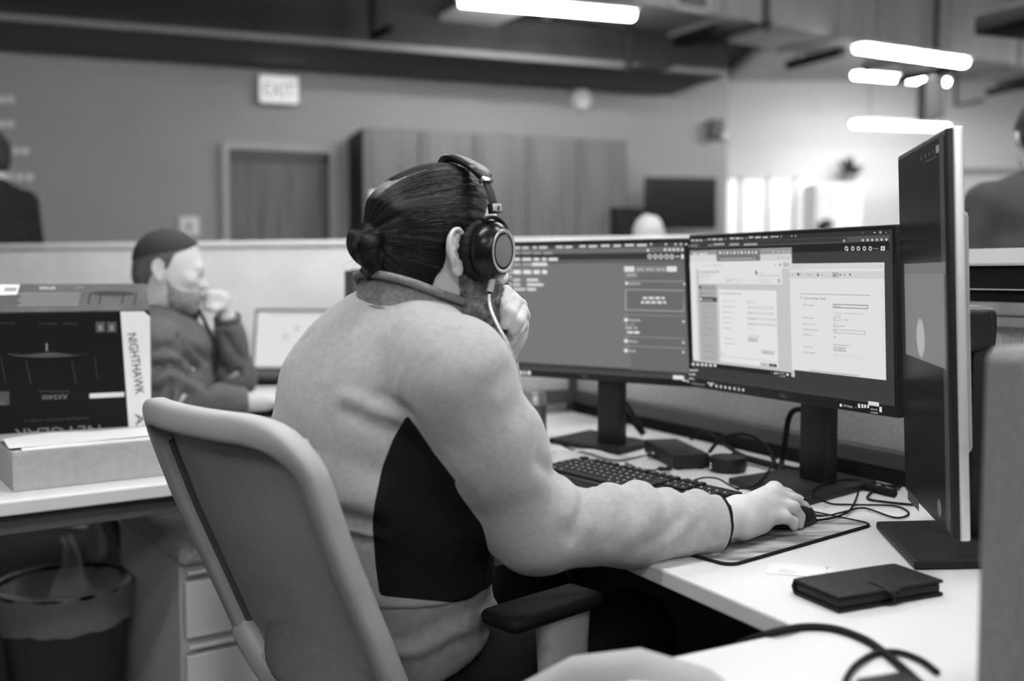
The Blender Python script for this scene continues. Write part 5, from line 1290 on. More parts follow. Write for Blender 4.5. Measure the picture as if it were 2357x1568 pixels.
for pts, amp, w in (
    ([(1060, 748), (1000, 775), (955, 820), (928, 880), (920, 930), (934, 958)], -.0035, .006),
    ([(1045, 745), (990, 785), (945, 835), (915, 895)], .0025, .012),
    ([(798, 940), (850, 970), (908, 992)], -.008, .010), ([(800, 922), (860, 950), (905, 968)], .006, .014),
    ([(870, 905), (905, 930), (935, 955)], -.007, .009),
    ([(735, 1182), (800, 1200), (860, 1213)], -.016, .011), ([(735, 1212), (800, 1222), (860, 1230)], .007, .012), ([(760, 1238), (810, 1248), (862, 1254)], -.014, .009),
    ([(740, 1150), (800, 1165), (855, 1172)], .006, .02),
    ([(700, 1080), (780, 1105), (850, 1120)], .005, .03), ([(690, 1040), (770, 1060), (855, 1075)], -.004, .02),
    ([(1345, 1105), (1350, 1150), (1335, 1200), (1325, 1245)], -.008, .008), ([(1320, 1080), (1322, 1130), (1310, 1185)], .006, .013), ([(1372, 1120), (1375, 1165), (1362, 1210)], .005, .012),
    ([(1180, 860), (1130, 900), (1090, 960)], -.004, .014), ([(1235, 960), (1190, 1000), (1160, 1060)], .0045, .02), ([(1245, 1060), (1275, 1085), (1300, 1090)], -.006, .011),
    ([(1575, 1185), (1545, 1215), (1490, 1262)], -.005, .008), ([(1600, 1180), (1580, 1215), (1535, 1260)], .004, .009), ([(1620, 1190), (1605, 1230), (1580, 1262)], -.004, .007),
    ([(1450, 1150), (1440, 1200), (1420, 1250)], -.004, .010), ([(1510, 1160), (1490, 1200), (1460, 1250)], .004, .012),
    ([(1000, 1020), (1060, 1080), (1120, 1150)], .003, .02)):
    jfold(pts, amp, w)
# gathered ripples along the top of the forearm
ax_ = unit(WR - EL); rel = jv - EL; al = rel @ ax_; onarm = f_rarm(jv) < .02
rip = np.sin((al - .05) * 2 * math.pi / .047) * np.clip((al - .06) / .05, 0, 1) * np.clip((.35 - al) / .03, 0, 1) * np.clip(jn[:, 2] * .9 + .15, 0, 1) * onarm
jv = jv + jn * (rip * .0042)[:, None]
jv = jv + jn * (fbm(jv, 14.0, 3.1) * .0030)[:, None]
jv = relax(jv, jf, 1, .35); jn = vnormals(jv, jf); jp = to_px(jv)
panel = sdpoly(jp, [(937, 955), (905, 1010), (880, 1075), (862, 1160), (857, 1205), (864, 1300), (874, 1372), (1000, 1384), (1420, 1420), (1420, 1300), (1330, 1330), (1230, 1320), (1130, 1200), (1060, 1120), (1000, 1045), (960, 985)]) * 1.35 / FPX
tj, aj = f_torso(jv), f_rarm(jv)
panel = np.minimum.reduce([panel, (jn @ R + .55) * .05, .03 - tj, aj - .004])
front = np.minimum.reduce([.03 - tj, (jn @ F - .35) * .05, aj - .01, .93 - jv[:, 2]])
cuff = np.minimum((jv - WR) @ ax_ + .005, .02 - aj); lcuff = np.minimum.reduce([(jv - LW_) @ unit(LW_ - LE) + .006, .02 - f_larm(jv), jv[:, 2] - .95])
trim_ = np.maximum.reduce([panel, front, cuff, lcuff])
worker = None
PX0 = V(-.205, 1.53, 0)

# head frame
az, dn_ = math.radians(60), math.radians(8)
hf = V(math.sin(az) * math.cos(dn_), math.cos(az) * math.cos(dn_), -math.sin(dn_)); hr = V(math.cos(az), -math.sin(az), 0); hu = np.cross(hr, hf)
HAX = np.array([hr, hf, hu]); HC = V(-.099, 1.474, 1.193)
def hw(x, y, z): return HC + hr * x + hf * y + hu * z
def head_sdf(p, face=True):
    d = s_ell(p, (0, -.006, .004), (.074, .091, .086))
    d = smin(d, s_ell(p, (0, .030, -.050), (.060, .062, .078)), .03)
    d = smin(d, s_ell(p, (0, .045, -.092), (.048, .048, .036)), .03)
    d = smin(d, s_ell(p, (0, .080, -.112), (.020, .016, .018)), .02)
    d = smin(d, s_cap(p, (-.032, .080, .002), (.032, .080, .002), .011, .011), .02)
    d = smin(d, s_cap(p, (0, .086, -.008), (0, .102, -.042), .007, .012), .012)
    for s_ in (-1, 1):
        d = smin(d, s_ell(p, (s_ * .012, .093, -.046), (.008, .010, .007)), .008)
        d = smin(d, s_ell(p, (s_ * .040, .065, -.032), (.022, .02, .018)), .02)
        d = smax(d, -s_ell(p, (s_ * .032, .092, -.014), (.015, .012, .009)), .012)
        d = smin(d, s_ell(p, (s_ * .032, .080, -.014), (.013, .012, .010)), .004)
    d = smin(d, s_ell(p, (0, .094, -.074), (.022, .008, .006)), .008); d = smin(d, s_ell(p, (0, .092, -.085), (.019, .008, .006)), .008)
    return d
def ear_sdf(p, s_=1):
    """outer ear: plate, rolled rim, inner ridge, hollow, tragus and lobe, standing a little out from the head"""
    q = p - V(s_ * .0715, -.015, -.024); x = q[:, 0] * s_; y, z = q[:, 1], q[:, 2]
    c, sn = math.cos(.20), math.sin(.20); y, z = y * c + z * sn, z * c - y * sn; ca, sa = math.cos(.20), math.sin(.20)
    x, y = x * ca + y * sa, y * ca - x * sa
    e = np.stack([x, y, z], 1)
    d = smin(s_ell(e, (.0065, -.0045, .007), (.0036, .0140, .0235)), s_ell(e, (.0060, -.0020, -.0150), (.0036, .0100, .0150)), .006)
    d = smin(d, s_ell(e, (-.001, .002, -.002), (.009, .010, .020)), .008)
    rim = [(.007, .0075, .003), (.0085, .0100, .013), (.0100, .0085, .0235), (.0110, .0010, .0305), (.0125, -.0095, .0285), (.0135, -.0165, .0195), (.0135, -.0180, .0075), (.0120, -.0155, -.0055), (.0095, -.0100, -.0175)]
    d = smin(d, s_chain(e, [V(*r) for r in spline(rim, 22)], [.0027] * 22, .002), .0022)
    d = smin(d, s_chain(e, [V(.0090, -.0035, .0190), V(.0105, -.0085, .0120), V(.0112, -.0105, .0030), V(.0105, -.0085, -.0070), V(.0085, -.0025, -.0130)], [.0018, .0022, .0024, .0024, .0020], .003), .003)
    d = smax(d, -s_ell(e, (.0120, .0005, -.0020), (.0068, .0060, .0095)), .0025)
    d = smax(d, -s_ell(e, (.0125, .0030, .0140), (.0038, .0045, .0060)), .0025)
    d = smin(d, s_ell(e, (.0085, .0085, -.0035), (.0036, .0036, .0055)), .003)
    return smin(d, s_ell(e, (.0065, -.0005, -.0260), (.0042, .0070, .0070)), .006)
def f_head(P):
    p = (P - HC) @ HAX.T
    d = head_sdf(p)
    nk = s_cap(P, hw(0, -.022, -.075), NB + V(.012, .008, .0), .056, .062); d = smin(d, nk, .03)
    return d
skin_v, skin_f = [], []
def add_skin(v, f): skin_f.append(f + sum(len(x) for x in skin_v)); skin_v.append(v)
v, f = surface(f_head, HC - V(.15, .15, .17), HC + V(.15, .15, .12), .0021)
add_skin(relax(v, f, 1), f)
for s_ in (-1, 1):
    ec = hw(s_ * .078, -.017, -.022); v, f = surface(lambda P: ear_sdf((P - HC) @ HAX.T, s_), ec - V(.035, .035, .045), ec + V(.035, .035, .045), .00115); add_skin(relax(v, f, 1, .4), f)
# right hand on the mouse
def finger(P, pts, rs, k=.004): return s_chain(P, [at(*p) for p in pts], rs, k)
def f_rhand(P):
    w0 = at(1638, 1206, 1.452); w1 = at(1702, 1188, 1.502)
    imc, mmc, rmc, pmc = (1782, 1128, 1.600), (1778, 1145, 1.575), (1772, 1168, 1.548), (1758, 1194, 1.522)
    d = s_cap(P, w0, w1, .030, .0275)
    for m_, r_ in ((imc, .0125), (mmc, .0130), (rmc, .0125), (pmc, .0120)): d = smin(d, s_cap(P, w1, at(*m_), .022, r_), .016)
    d = smin(d, s_cap(P, at(1712, 1212, 1.49), at(1752, 1208, 1.515), .018, .013), .016)
    fk = .011
    d = smin(d, finger(P, [imc, (1812, 1138, 1.635), (1838, 1152, 1.655), (1856, 1170, 1.665)], [.0115, .0098, .0088, .0076]), fk)
    d = smin(d, finger(P, [mmc, (1826, 1150, 1.605), (1850, 1168, 1.620), (1863, 1186, 1.625)], [.0118, .0100, .0090, .0076]), fk)
    d = smin(d, finger(P, [rmc, (1826, 1168, 1.570), (1840, 1190, 1.576), (1840, 1208, 1.572)], [.0120, .0102, .0089, .0074]), fk)
    d = smin(d, finger(P, [pmc, (1808, 1192, 1.540), (1826, 1202, 1.546), (1828, 1213, 1.543)], [.0116, .0096, .0082, .0068]), fk)
    d = smin(d, finger(P, [(1715, 1175, 1.54), (1755, 1170, 1.60), (1795, 1175, 1.655), (1822, 1182, 1.685)], [.016, .0125, .0105, .0088]), .010)
    return smax(d, -(P[:, 2] - (DZ + .0035)), .004)
v, f = surface(f_rhand, V(.24, 1.38, .735), V(.50, 1.73, .86), .0023); add_skin(relax(v, f, 2), f)
# left fist against the beard
FY_ = 1.520
def f_lfist(P):
    o = lambda x, y, Y: at(x - 4, y, Y - .030)
    w0, w1 = LE + (LW_ - LE) * .8, o(1170, 782, 1.580)
    d = s_cap(P, w0, w1, .028, .025)
    d = smin(d, s_ell(P, o(1186, 744, 1.568), (.024, .021, .034), (unit(V(.9, -.4, 0)), unit(V(.4, .9, 0)), UP)), .02)
    for pts, rs in (([(1184, 690, 1.570), (1166, 674, 1.528), (1156, 700, 1.503), (1150, 724, 1.502)], [.0120, .0112, .0106, .0096]),
                    ([(1200, 704, 1.566), (1189, 696, 1.522), (1178, 721, 1.498), (1168, 744, 1.498)], [.0120, .0114, .0108, .0098]),
                    ([(1208, 727, 1.562), (1204, 718, 1.524), (1196, 739, 1.502), (1186, 757, 1.504)], [.0115, .0108, .0100, .0092]),
                    ([(1205, 750, 1.562), (1203, 744, 1.530), (1196, 758, 1.514), (1188, 769, 1.516)], [.0108, .0096, .0090, .0084])):
        fd = s_chain(P, [o(*p) for p in pts], rs, .003); d = smin(d, fd, .0012)
    d = smin(d, s_chain(P, [o(1172, 778, 1.545), o(1152, 750, 1.535), o(1144, 718, 1.535), o(1144, 692, 1.54)], [.014, .0120, .0105, .009], .004), .004)
    return d
v, f = surface(f_lfist, V(-.07, 1.43, .96), V(.07, 1.68, 1.13), .0016); add_skin(relax(v, f, 1, .4), f)
# trunk, arms and legs under the clothes
hipR, hipL = V(-.205, 1.535, .535) + R * .10, V(-.205, 1.535, .535) - R * .10
kR, kL = hipR + F * .42 + R * .03 + UP * .0, hipL + F * .42 - R * .03
aR, aL = kR + F * .02 - UP * .43, kL + F * .05 - UP * .43
def f_core(P):
    d = smin(f_torso(P, .02), f_rarm(P, .018), .02); d = smin(d, f_larm(P, .018), .02)
    for h_, k_, a_ in ((hipR, kR, aR), (hipL, kL, aL)): d = smin(d, s_chain(P, [h_, k_, a_], [.075, .052, .035], .03), .03)
    return d
v, f = surface(f_core, V(-.47, 1.05, .05), V(.45, 2.15, 1.16), .014); add_skin(v, f)
worker = poly_mesh('person', np.concatenate(skin_v), np.concatenate(skin_f), M['skin'])
tag(worker, 'person with tied back hair in a pale fleece and headphones, hand on a mouse', 'person')
jacket = poly_mesh('jacket', jv, jf, M['jacket_fleece'], worker, attr=trim_)
def ring(th, dz=0.0, g=0.0):
    c, s_ = math.cos(th), math.sin(th); return V(-.150, 1.448, 0) + R * (.074 + g) * c + F * ((.122 if s_ > 0 else .062) + g) * s_ + UP * (1.090 - (.034 if s_ > 0 else .026) * s_ + dz)
ths = np.radians(np.linspace(82, -262, 60)); P_ = np.array([ring(t) for t in ths]); Nn = np.array([unit(ring(t, 0, .03) - ring(t) + UP * .006) for t in ths])
mb = MB().sweep(P_, Nn, .050, .010, seg=14, power=2.6)
P2 = np.array([ring(t, .026, .004) for t in ths]); mb.tube(P2, .0062, seg=8)
P3 = np.array([ring(t, -.020, .008) for t in ths]); mb.tube(P3, .0045, seg=6)
mb.build('collar', M['jacket_collar'], jacket, smooth=True, angle=70)
def f_shirt(P):
    d = s_loft(P, [(c, a - .006, b - .004) for c, a, b in TOR[:2]], R, F)
    d = smin(d, s_loft(P, [(V(-.205, 1.535, .56), .205, .16), (V(-.205, 1.53, .66), .197, .156)], R, F), .02)
    d = smax(d, (P[:, 2] - .72), .01)
    return smax(d, -((P - V(-.205, 1.535, .585)) @ unit(UP - F * .28)), .012)
v, f = surface(f_shirt, V(-.47, 1.25, .50), V(.05, 1.82, .74), .0075); v = relax(v, f, 2); n = vnormals(v, f); jp = to_px(v); jv_s, jn_s = jv, jn; jv, jn = v, n
for pts, amp, w in (([(1150, 1400), (1050, 1460), (950, 1495), (870, 1505)], .010, .012), ([(1130, 1392), (1030, 1430), (930, 1470)], -.006, .012), ([(1150, 1425), (1050, 1480), (900, 1530)], -.010, .010)): jfold(pts, amp, w)
v = jv; jv, jn = jv_s, jn_s
poly_mesh('undershirt', v, f, M['undershirt'], worker)
def f_trousers(P):
    d = s_ell(P, V(-.205, 1.535, .54), (.19, .15, .075), (R, F, UP))
    for h_, k_, a_ in ((hipR, kR, aR), (hipL, kL, aL)): d = smin(d, s_chain(P, [h_, k_, a_], [.085, .066, .055], .03), .04)
    return d
v, f = surface(f_trousers, V(-.47, 1.05, .06), V(.45, 2.15, .66), .012); v = relax(v, f, 2); poly_mesh('trousers', v, f, M['black_trousers'], worker)
for a_ in (aR, aL):
    def f_shoe(P): 
        c = V(a_[0], a_[1], .0) + F * .06
        d = s_ell(P, c + UP * .045, (.045, .13, .05), (R, F, UP)); d = smin(d, s_cap(P, a_ + UP * .02, V(a_[0], a_[1], .05), .045, .045), .03); return smax(d, -P[:, 2] + .003, .005)
    c_ = V(a_[0], a_[1], 0) + F * .06; v, f = surface(f_shoe, c_ - V(.16, .16, .02), c_ + V(.16, .16, .16), .01); poly_mesh('shoe', v, f, M['black_matte'], worker)

# hair
TIE = V(0, -.098, -.030)
def hair_sdf(p):
    d = s_ell(p, (0, -.006, .006), (.0835, .1015, .0985))
    d = smin(d, s_ell(p, (0, -.050, -.062), (.060, .050, .060)), .03)
    d = smin(d, s_cap(p, (0, -.075, .01), TIE, .045, .020), .04)
    zz = [-.13, -.06, -.030, -.005, .02, .045, .07, .10]; g = [-.042, -.034, -.018, .010, .022, .030, .044, .066]
    d = smax(d, p[:, 1] - np.interp(p[:, 2], zz, g) - .022 * np.clip(1 - np.abs(p[:, 0]) / .06, 0, 1), .006)
    for s_ in (-1, 1): d = smax(d, -s_ell(p, (s_ * .086, -.012, -.024), (.026, .022, .033)), .008)
    return smax(d, -(p[:, 2] + .112 + .1 * (p[:, 1] + .05)), .01)
v, f = surface(lambda P: hair_sdf((P - HC) @ HAX.T), HC - V(.16, .16, .16), HC + V(.16, .16, .13), .0028)
v = relax(v, f, 1); q = (v - HC) @ HAX.T
phi = np.arctan2(q[:, 0], q[:, 2] + .02); uv_ = np.stack([phi * 14.0, q[:, 1] * 9.0], 1)
n = vnormals(v, f); dsp = np.array([mnoise.noise(Vector((a * 11, b * 6, 0))) for a, b in zip(phi, q[:, 1])]); v = v + n * (dsp * .0022)[:, None]
# combed strands lying on the cap
ns = 1700; ph = np.array([rng.uniform(-2.6, 2.6) for _ in range(ns)]); lift = np.array([rng.uniform(.0001, .0012) for _ in range(ns)])
steps = 15; y0_ = np.array([rng.uniform(-.03, .062) for _ in range(ns)]); y1_ = np.array([rng.uniform(-.096, -.07) for _ in range(ns)])
wob = np.array([rng.uniform(-.12, .12) for _ in range(ns)])
SP = np.zeros((ns, steps, 3))
for k in range(steps):
    t = k / (steps - 1); y = y0_ + (y1_ - y0_) * t; fi = ph + wob * np.sin(t * 3) ; zc = -.02 * (1 - 0) + 0 * t - .01 * t
    a_, b_ = np.zeros(ns) + .002, np.zeros(ns) + .14
    for _ in range(16):
        m_ = (a_ + b_) / 2; pp_ = np.stack([np.sin(fi) * m_, y, zc + np.cos(fi) * m_], 1); ins_ = hair_sdf(pp_) < 0; a_ = np.where(ins_, m_, a_); b_ = np.where(ins_, b_, m_)
    SP[:, k] = np.stack([np.sin(fi) * (a_ + lift), y, zc + np.cos(fi) * (a_ + lift)], 1)
mbh = MB(); uvh = []
okS = np.linalg.norm(np.diff(SP, axis=1), axis=2).max(1) < .03
for i in np.where(okS)[0]:
    P_ = HC + SP[i] @ HAX; mbh.tube(P_, np.interp(np.arange(steps), [0, 3, steps - 1], [.00008, .00036, .00040]), seg=3, caps=False)
# the bun: looped coils of hair behind the tie
bcn = at(852, 572, 1.405)
def f_bun(P):
    d = s_chain(P, [hw(0, -.09, -.03), at(868, 560, 1.41), at(845, 538, 1.405), at(824, 548, 1.400), at(826, 572, 1.395), at(848, 592, 1.392), at(868, 590, 1.398)], [.018, .016, .0145, .014, .014, .015, .014], .004)
    d = smin(d, s_chain(P, [at(872, 545, 1.40), at(850, 560, 1.385), at(846, 585, 1.385), at(858, 612, 1.392), at(850, 632, 1.405)], [.013, .014, .014, .013, .009], .004), .004)
    return smin(d, s_chain(P, [at(884, 585, 1.41), at(862, 608, 1.40), at(845, 622, 1.405)], [.014, .013, .009], .004), .004)
vb, fb_ = surface(f_bun, V(-.26, 1.33, 1.10), V(-.12, 1.47, 1.25), .0024); vb = relax(vb, fb_, 1); qb = vb - bcn
dirb = unit(V(-.6, -.3, .6)); ub = np.stack([np.arctan2(qb[:, 2], -qb[:, 0]) * 1.2, np.linalg.norm(qb, axis=1) * 420 + qb[:, 1] * 250], 1)[:, ::-1]
nb_ = vnormals(vb, fb_); db_ = np.array([mnoise.noise(Vector((a * .5, b * .6, 3))) for a, b in ub]); vb = vb + nb_ * (db_ * .0013)[:, None]
# strands wound along the coils of the bun
for pts_, rs_, m_ in (([hw(0, -.09, -.03), at(868, 560, 1.41), at(845, 538, 1.405), at(824, 548, 1.400), at(826, 572, 1.395), at(848, 592, 1.392), at(868, 590, 1.398)], [.018, .016, .0145, .014, .014, .015, .014], 150),
                      ([at(872, 545, 1.40), at(850, 560, 1.385), at(846, 585, 1.385), at(858, 612, 1.392), at(850, 632, 1.405)], [.013, .014, .014, .013, .009], 120)):
    cl = spline(pts_, 26); rl = np.interp(np.linspace(0, len(rs_) - 1, 26), range(len(rs_)), rs_); tg = np.gradient(cl, axis=0); tg /= np.linalg.norm(tg, axis=1)[:, None]
    n1 = np.cross(tg, V(.3, .9, .2)); n1 /= np.linalg.norm(n1, axis=1)[:, None]; n2 = np.cross(tg, n1)
    for k in range(m_):
        th = rng.uniform(0, 6.283); tw = rng.uniform(.3, 1.2); r_ = rng.uniform(.99, 1.06); i_ = rng.randrange(0, 10); j_ = rng.randrange(15, 27); tt = np.linspace(0, 1, 26)
        P_ = cl + (np.cos(th + tw * tt)[:, None] * n1 + np.sin(th + tw * tt)[:, None] * n2) * (rl * r_)[:, None]
        mbh.tube(P_[i_:j_], .00040, seg=3, caps=False)
# loose wisps at the nape and around the bun
for k in range(80):
    if k < 50: s0_ = at(rng.uniform(830, 1000), rng.uniform(600, 632), 1.40 - (0 if k % 2 else .0)); s0_ = hw(rng.uniform(-.045, .062), -.085 + rng.uniform(0, .03), -.095); d0_ = V(rng.uniform(-.5, .3), rng.uniform(-.2, .2), -1)
    elif k < 70: s0_ = bcn + V(rng.uniform(-.02, .03), rng.uniform(-.02, .02), rng.uniform(-.03, .03)); d0_ = V(-1, rng.uniform(-.4, .4), rng.uniform(-.7, .3))
    else: s0_ = hw(rng.uniform(-.04, .06), rng.uniform(-.09, .05), rng.uniform(.075, .09)); d0_ = hu * .7 - hf + hr * rng.uniform(-.5, .5)
    d0_ = unit(d0_); L_ = rng.uniform(.015, .035); s1_ = V(rng.uniform(-1, 1), rng.uniform(-1, 1), rng.uniform(-1, 1)) * .3
    mbh.tube([s0_, s0_ + d0_ * L_ * .5, s0_ + unit(d0_ + s1_) * L_], [.00018, .00015, .00006], seg=3, caps=False)
sv = np.array(mbh.v); sf = np.array(mbh.f); qs = (sv - HC) @ HAX.T; us = np.stack([np.arctan2(qs[:, 0], qs[:, 2] + .02) * 60, qs[:, 1] * 9], 1)
hv = np.concatenate([v, vb, sv]); hfc = np.concatenate([f, fb_ + len(v), sf + len(v) + len(vb)]); huv = np.concatenate([uv_, ub, us])
poly_mesh('hair', hv, hfc, M['combed_hair'], worker, uv=huv)
q = hw(0, -.094, -.030); rr_ = [q + hr * .020 * math.cos(t) + unit(hu + hf * .3) * .020 * math.sin(t) for t in np.linspace(0, 6.283, 20, endpoint=False)]
# beard: a rough coat on the jaw and short bristles
def beard_sdf(p):
    d = s_ell(p, (0, .052, -.098), (.0565, .058, .052)); d = smin(d, s_ell(p, (0, .078, -.122), (.034, .030, .034)), .03)
    for s_ in (-1, 1): d = smin(d, s_cap(p, (s_ * .0605, .004, -.050), (s_ * .050, .035, -.098), .009, .018), .02)
    d = smin(d, head_sdf(p) - .0042, .008)
    d = smax(d, p[:, 2] - np.interp(p[:, 1], [.0, .02, .05, .075, .095, .12], [-.030, -.040, -.046, -.054, -.062, -.064]), .008)
    return smax(d, -(p[:, 1] - np.interp(p[:, 2], [-.15, -.10, -.04], [.045, .006, -.004])), .01)
v, f = surface(lambda P: beard_sdf((P - HC) @ HAX.T), HC + hf * .04 - V(.11, .11, .19), HC + hf * .04 + V(.11, .11, .02), .0028)
n = vnormals(v, f); v = v + n * (fbm(v, 170, 1.0) * .0016)[:, None]
mbb = MB(); idx_ = [rng.randrange(len(v)) for _ in range(5200)]
for i in idx_:
    d0_ = unit(n[i] * .55 - UP * .75 + hf * .25 + V(rng.uniform(-1, 1), rng.uniform(-1, 1), rng.uniform(-1, 1)) * .40); L_ = rng.uniform(.005, .012); a_ = v[i] - n[i] * .001
    mbb.tube([a_, a_ + d0_ * L_ * .55, a_ + unit(d0_ - UP * .3) * L_], [.00035, .0003, .00008], seg=3, caps=False)
bv = np.concatenate([v, np.array(mbb.v)]); bf = np.concatenate([f, np.array(mbb.f) + len(v)])
poly_mesh('beard', bv, bf, M['beard_hair'], worker)
for s_ in (-1, 1):
    pb = hw(s_ * .032, .0835, -.014); MB().lathe([(0, .0105), (.0045, .0095), (.008, .0065), (.0102, .0), (.008, -.0065), (0, -.0105)], pb, (hr, hu, hf), seg=20).build('eye', M['bare_white'], worker, smooth=True)

# ------------------------------------------------------------------ headphones
hn = unit(V(.77, -.635, -.05)); hv_ = unit(UP + hn * .04 + V(-.10, 0, 0)); hh = unit(np.cross(hv_, hn)); hv_ = np.cross(hn, hh); CA = (hh, hv_, hn)
c0 = at(1096, 575, 1.425)
hp = empty('headphones', c0, 'black over ear headphones with silver details on the long haired worker', 'headphones')
def cup(c0, n_, CA, rname=True):
    cu_ = MB().lathe([(.028, .000), (.0365, .004), (.039, .010), (.0388, .017), (.035, .027), (.0290, .0345), (.0275, .036), (0, .0365)], c0 + n_ * .014, CA, seg=48, sx=.90, sy=1.06).build('ear_cup', M['black_gloss'], hp, smooth=True, angle=70)
    pr = [(.022, -.004), (.030, -.008), (.038, -.006), (.0405, .002), (.040, .012), (.036, .016)]
    pd = MB().lathe(pr, c0, CA, seg=72, sx=.90, sy=1.06)
    co = [V(*p) for p in pd.v]; 
    pdv = []
    for i, p in enumerate(co):
        k = i % 72; r_ = i // 72; pdv.append(p - n_ * 0 + (p - c0 - n_ * float(np.dot(p - c0, n_))) * (.022 * math.cos(k * 2 * math.pi / 3 ) if r_ in (2, 3, 4) else 0))
    pd.v = [tuple(p) for p in pdv]; pd.build('ear_pad', M['leather_black'], cu_, smooth=True, angle=70)
    oc_ = c0 + n_ * .0480
    MB().lathe([(.0255, .0), (.0275, .0016), (.0295, .0012), (.0300, -.002), (.0255, -.003)], oc_ + n_ * .002, CA, seg=48, sx=.80, sy=1.0).build('silver_ring', M['brushed_silver'], cu_, smooth=True, angle=60)
    MB().lathe([(0, .0012), (.02, .0009), (.0262, 0.0), (.0262, -.003), (0, -.003)], oc_ + n_ * .0015, CA, seg=48, sx=.80, sy=1.0).build('cup_plate', M['cup_disc'], cu_, smooth=True, angle=60)
    # yoke: half ring from the slider around the back edge of the cup
    pts = [c0 + n_ * .028 + CA[0] * .0385 * math.cos(t) + CA[1] * .0455 * math.sin(t) for t in np.radians(np.linspace(-25, 115, 22))]
    MB().sweep(pts, n_, .006, .010, seg=10, power=3).build('yoke', M['dark_plastic'], hp, smooth=True, angle=60)
    return cu_
rc = cup(c0, hn, CA)
hn2 = unit(hn - 2 * hr * float(np.dot(hn, hr))); c2 = c0 - hr * 2 * float(np.dot(c0 - HC, hr)); hh2 = unit(np.cross(hv_, hn2)); CA2 = (-hh2, np.cross(hn2, hh2), hn2)
cup(c2, hn2, CA2)
def mir(p): return p - hr * 2 * float(np.dot(p - HC, hr))
bp_ = [at(1139, 492, 1.392), at(1134, 462, 1.393), at(1124, 430, 1.400), at(1109, 404, 1.412)]
tp_ = hw(.0, .000, .1135); sh = hw(.056, .012, .0960)
full = bp_ + [sh, tp_]; full = full + [mir(p) for p in full[-2::-1]]
curve = spline(full, 80); nrm_ = np.array([unit(p - HC - hf * float(np.dot(p - HC, hf)) + UP * .001) for p in curve])
zc_ = np.arange(80); core = MB().sweep(curve, nrm_, .013, .004, seg=10, power=3).build('headband_spring', M['dark_plastic'], hp, smooth=True, angle=60)
i0 = 20; sel = slice(i0, 80 - i0)
wS = .030 * np.clip(np.minimum(np.arange(80 - 2 * i0) + 3, 80 - 2 * i0 - np.arange(80 - 2 * i0) + 2) / 8, .55, 1.0)
MB().sweep(curve[sel] + nrm_[sel] * .002, nrm_[sel], wS, .012, seg=18, power=2.4).build('headband_cushion', M['black_plastic'], hp, smooth=True, angle=60)
for P_, N_ in ((curve[i0 - 2:i0 + 1], nrm_[i0 - 2:i0 + 1]), (curve[80 - i0 - 1:80 - i0 + 2], nrm_[80 - i0 - 1:80 - i0 + 2])):
    MB().sweep(P_ + N_ * .001, N_, .0195, .0115, seg=14, power=5).build('silver_clip', M['chrome'], hp, smooth=True, angle=50)
for j0, sg in ((0, 1), (73, -1)):
    P_, N_ = curve[j0:j0 + 7], nrm_[j0:j0 + 7]
    bl = MB().sweep(P_ + N_ * .002, N_, .019, .011, seg=14, power=5).build('slider_block', M['black_plastic'], hp, smooth=True, angle=50)
    sp_ = MB().sweep(P_[1:6] + N_[1:6] * .0075, N_[1:6], .0135, .004, seg=14, power=5).build('silver_plate', M['brushed_silver'], bl, smooth=True, angle=50)
    if sg == 1:
        m_ = P_[2] + N_[2] * .0102; t_ = unit(P_[4] - P_[2]); b_ = unit(np.cross(t_, N_[2]))
        MB().box(m_, (.0085, .0085, .0006), (b_, t_, N_[2])).build('maker_badge', M['aluminium'], bl)
        mb = MB(); k = .0030
        for s_ in (-1, 1): mb.add([m_ + N_[2] * .0006 + b_ * (s_ * .0006 + x * .001) + t_ * y * k for x, y in ((-1.8, -1), (-.4, -1), (1.8, 1), (.4, 1))], [(0, 1, 2, 3)])
        mb.build('badge_mark', M['print_black'], bl)
j0 = at(1134, 640, 1.405); jd = unit(at(1128, 668, 1.405) - j0)
pk_ = MB().sweep([j0 - jd * .004, j0 + jd * .019], hn, .0085, .0070, seg=14, power=4).build('silver_plug', M['brushed_silver'], hp, smooth=True, angle=50)
MB().tube([j0 + jd * .019, j0 + jd * .0235], .0028, seg=10).build('plug_collar', M['rubber'], pk_, smooth=True)
P_ = [j0 + jd * .022] + [at(*p) for p in ((1126, 690, 1.395), (1130, 712, 1.370), (1144, 745, 1.345), (1163, 780, 1.335), (1178, 812, 1.345), (1189, 840, 1.380), (1196, 868, 1.45), (1206, 930, 1.70))] + [V(.06, 1.95, DZ + .05)] + [atz(x, y, DZ + z) for x, y, z in ((1275, 1038, .004), (1310, 1040, .004), (1350, 1036, .016), (1380, 1040, .016), (1415, 1050, .016), (1445, 1052, .004), (1490, 1046, .004))]
cur = spline(P_, 220)
MB().tube(cur, .0019, seg=8).build('braided_cord', M['braid'], hp, smooth=True)
# ------------------------------------------------------------------ the seated man behind
az2, dn2 = math.radians(80), math.radians(12)
mf = V(math.sin(az2) * math.cos(dn2), math.cos(az2) * math.cos(dn2), -math.sin(dn2)); mr = V(math.cos(az2), -math.sin(az2), 0); mu = np.cross(mr, mf)
MAX = np.array([mr, mf, mu]); MC = at(392, 607, 2.90)
F2 = unit(V(.93, .37, 0)); R2 = unit(V(.37, -.93, 0))
S2R, S2L = at(368, 800, 2.76), at(452, 800, 3.10)
E2R, W2R = at(398, 918, 2.74), at(572, 926, 2.80)
E2L, W2L = at(545, 868, 3.06), at(524, 738, 2.99)
NB2_ = at(352, 742, 2.93)
T2 = [(at(360, 1010, 2.92) * V(1, 1, 0) + UP * .55, .18, .14), (at(368, 960, 2.93) * V(1, 1, 0) + UP * .72, .175, .14), (at(372, 870, 2.93), .18, .135), (at(378, 800, 2.93), .175, .115), (at(370, 765, 2.93), .12, .085)]
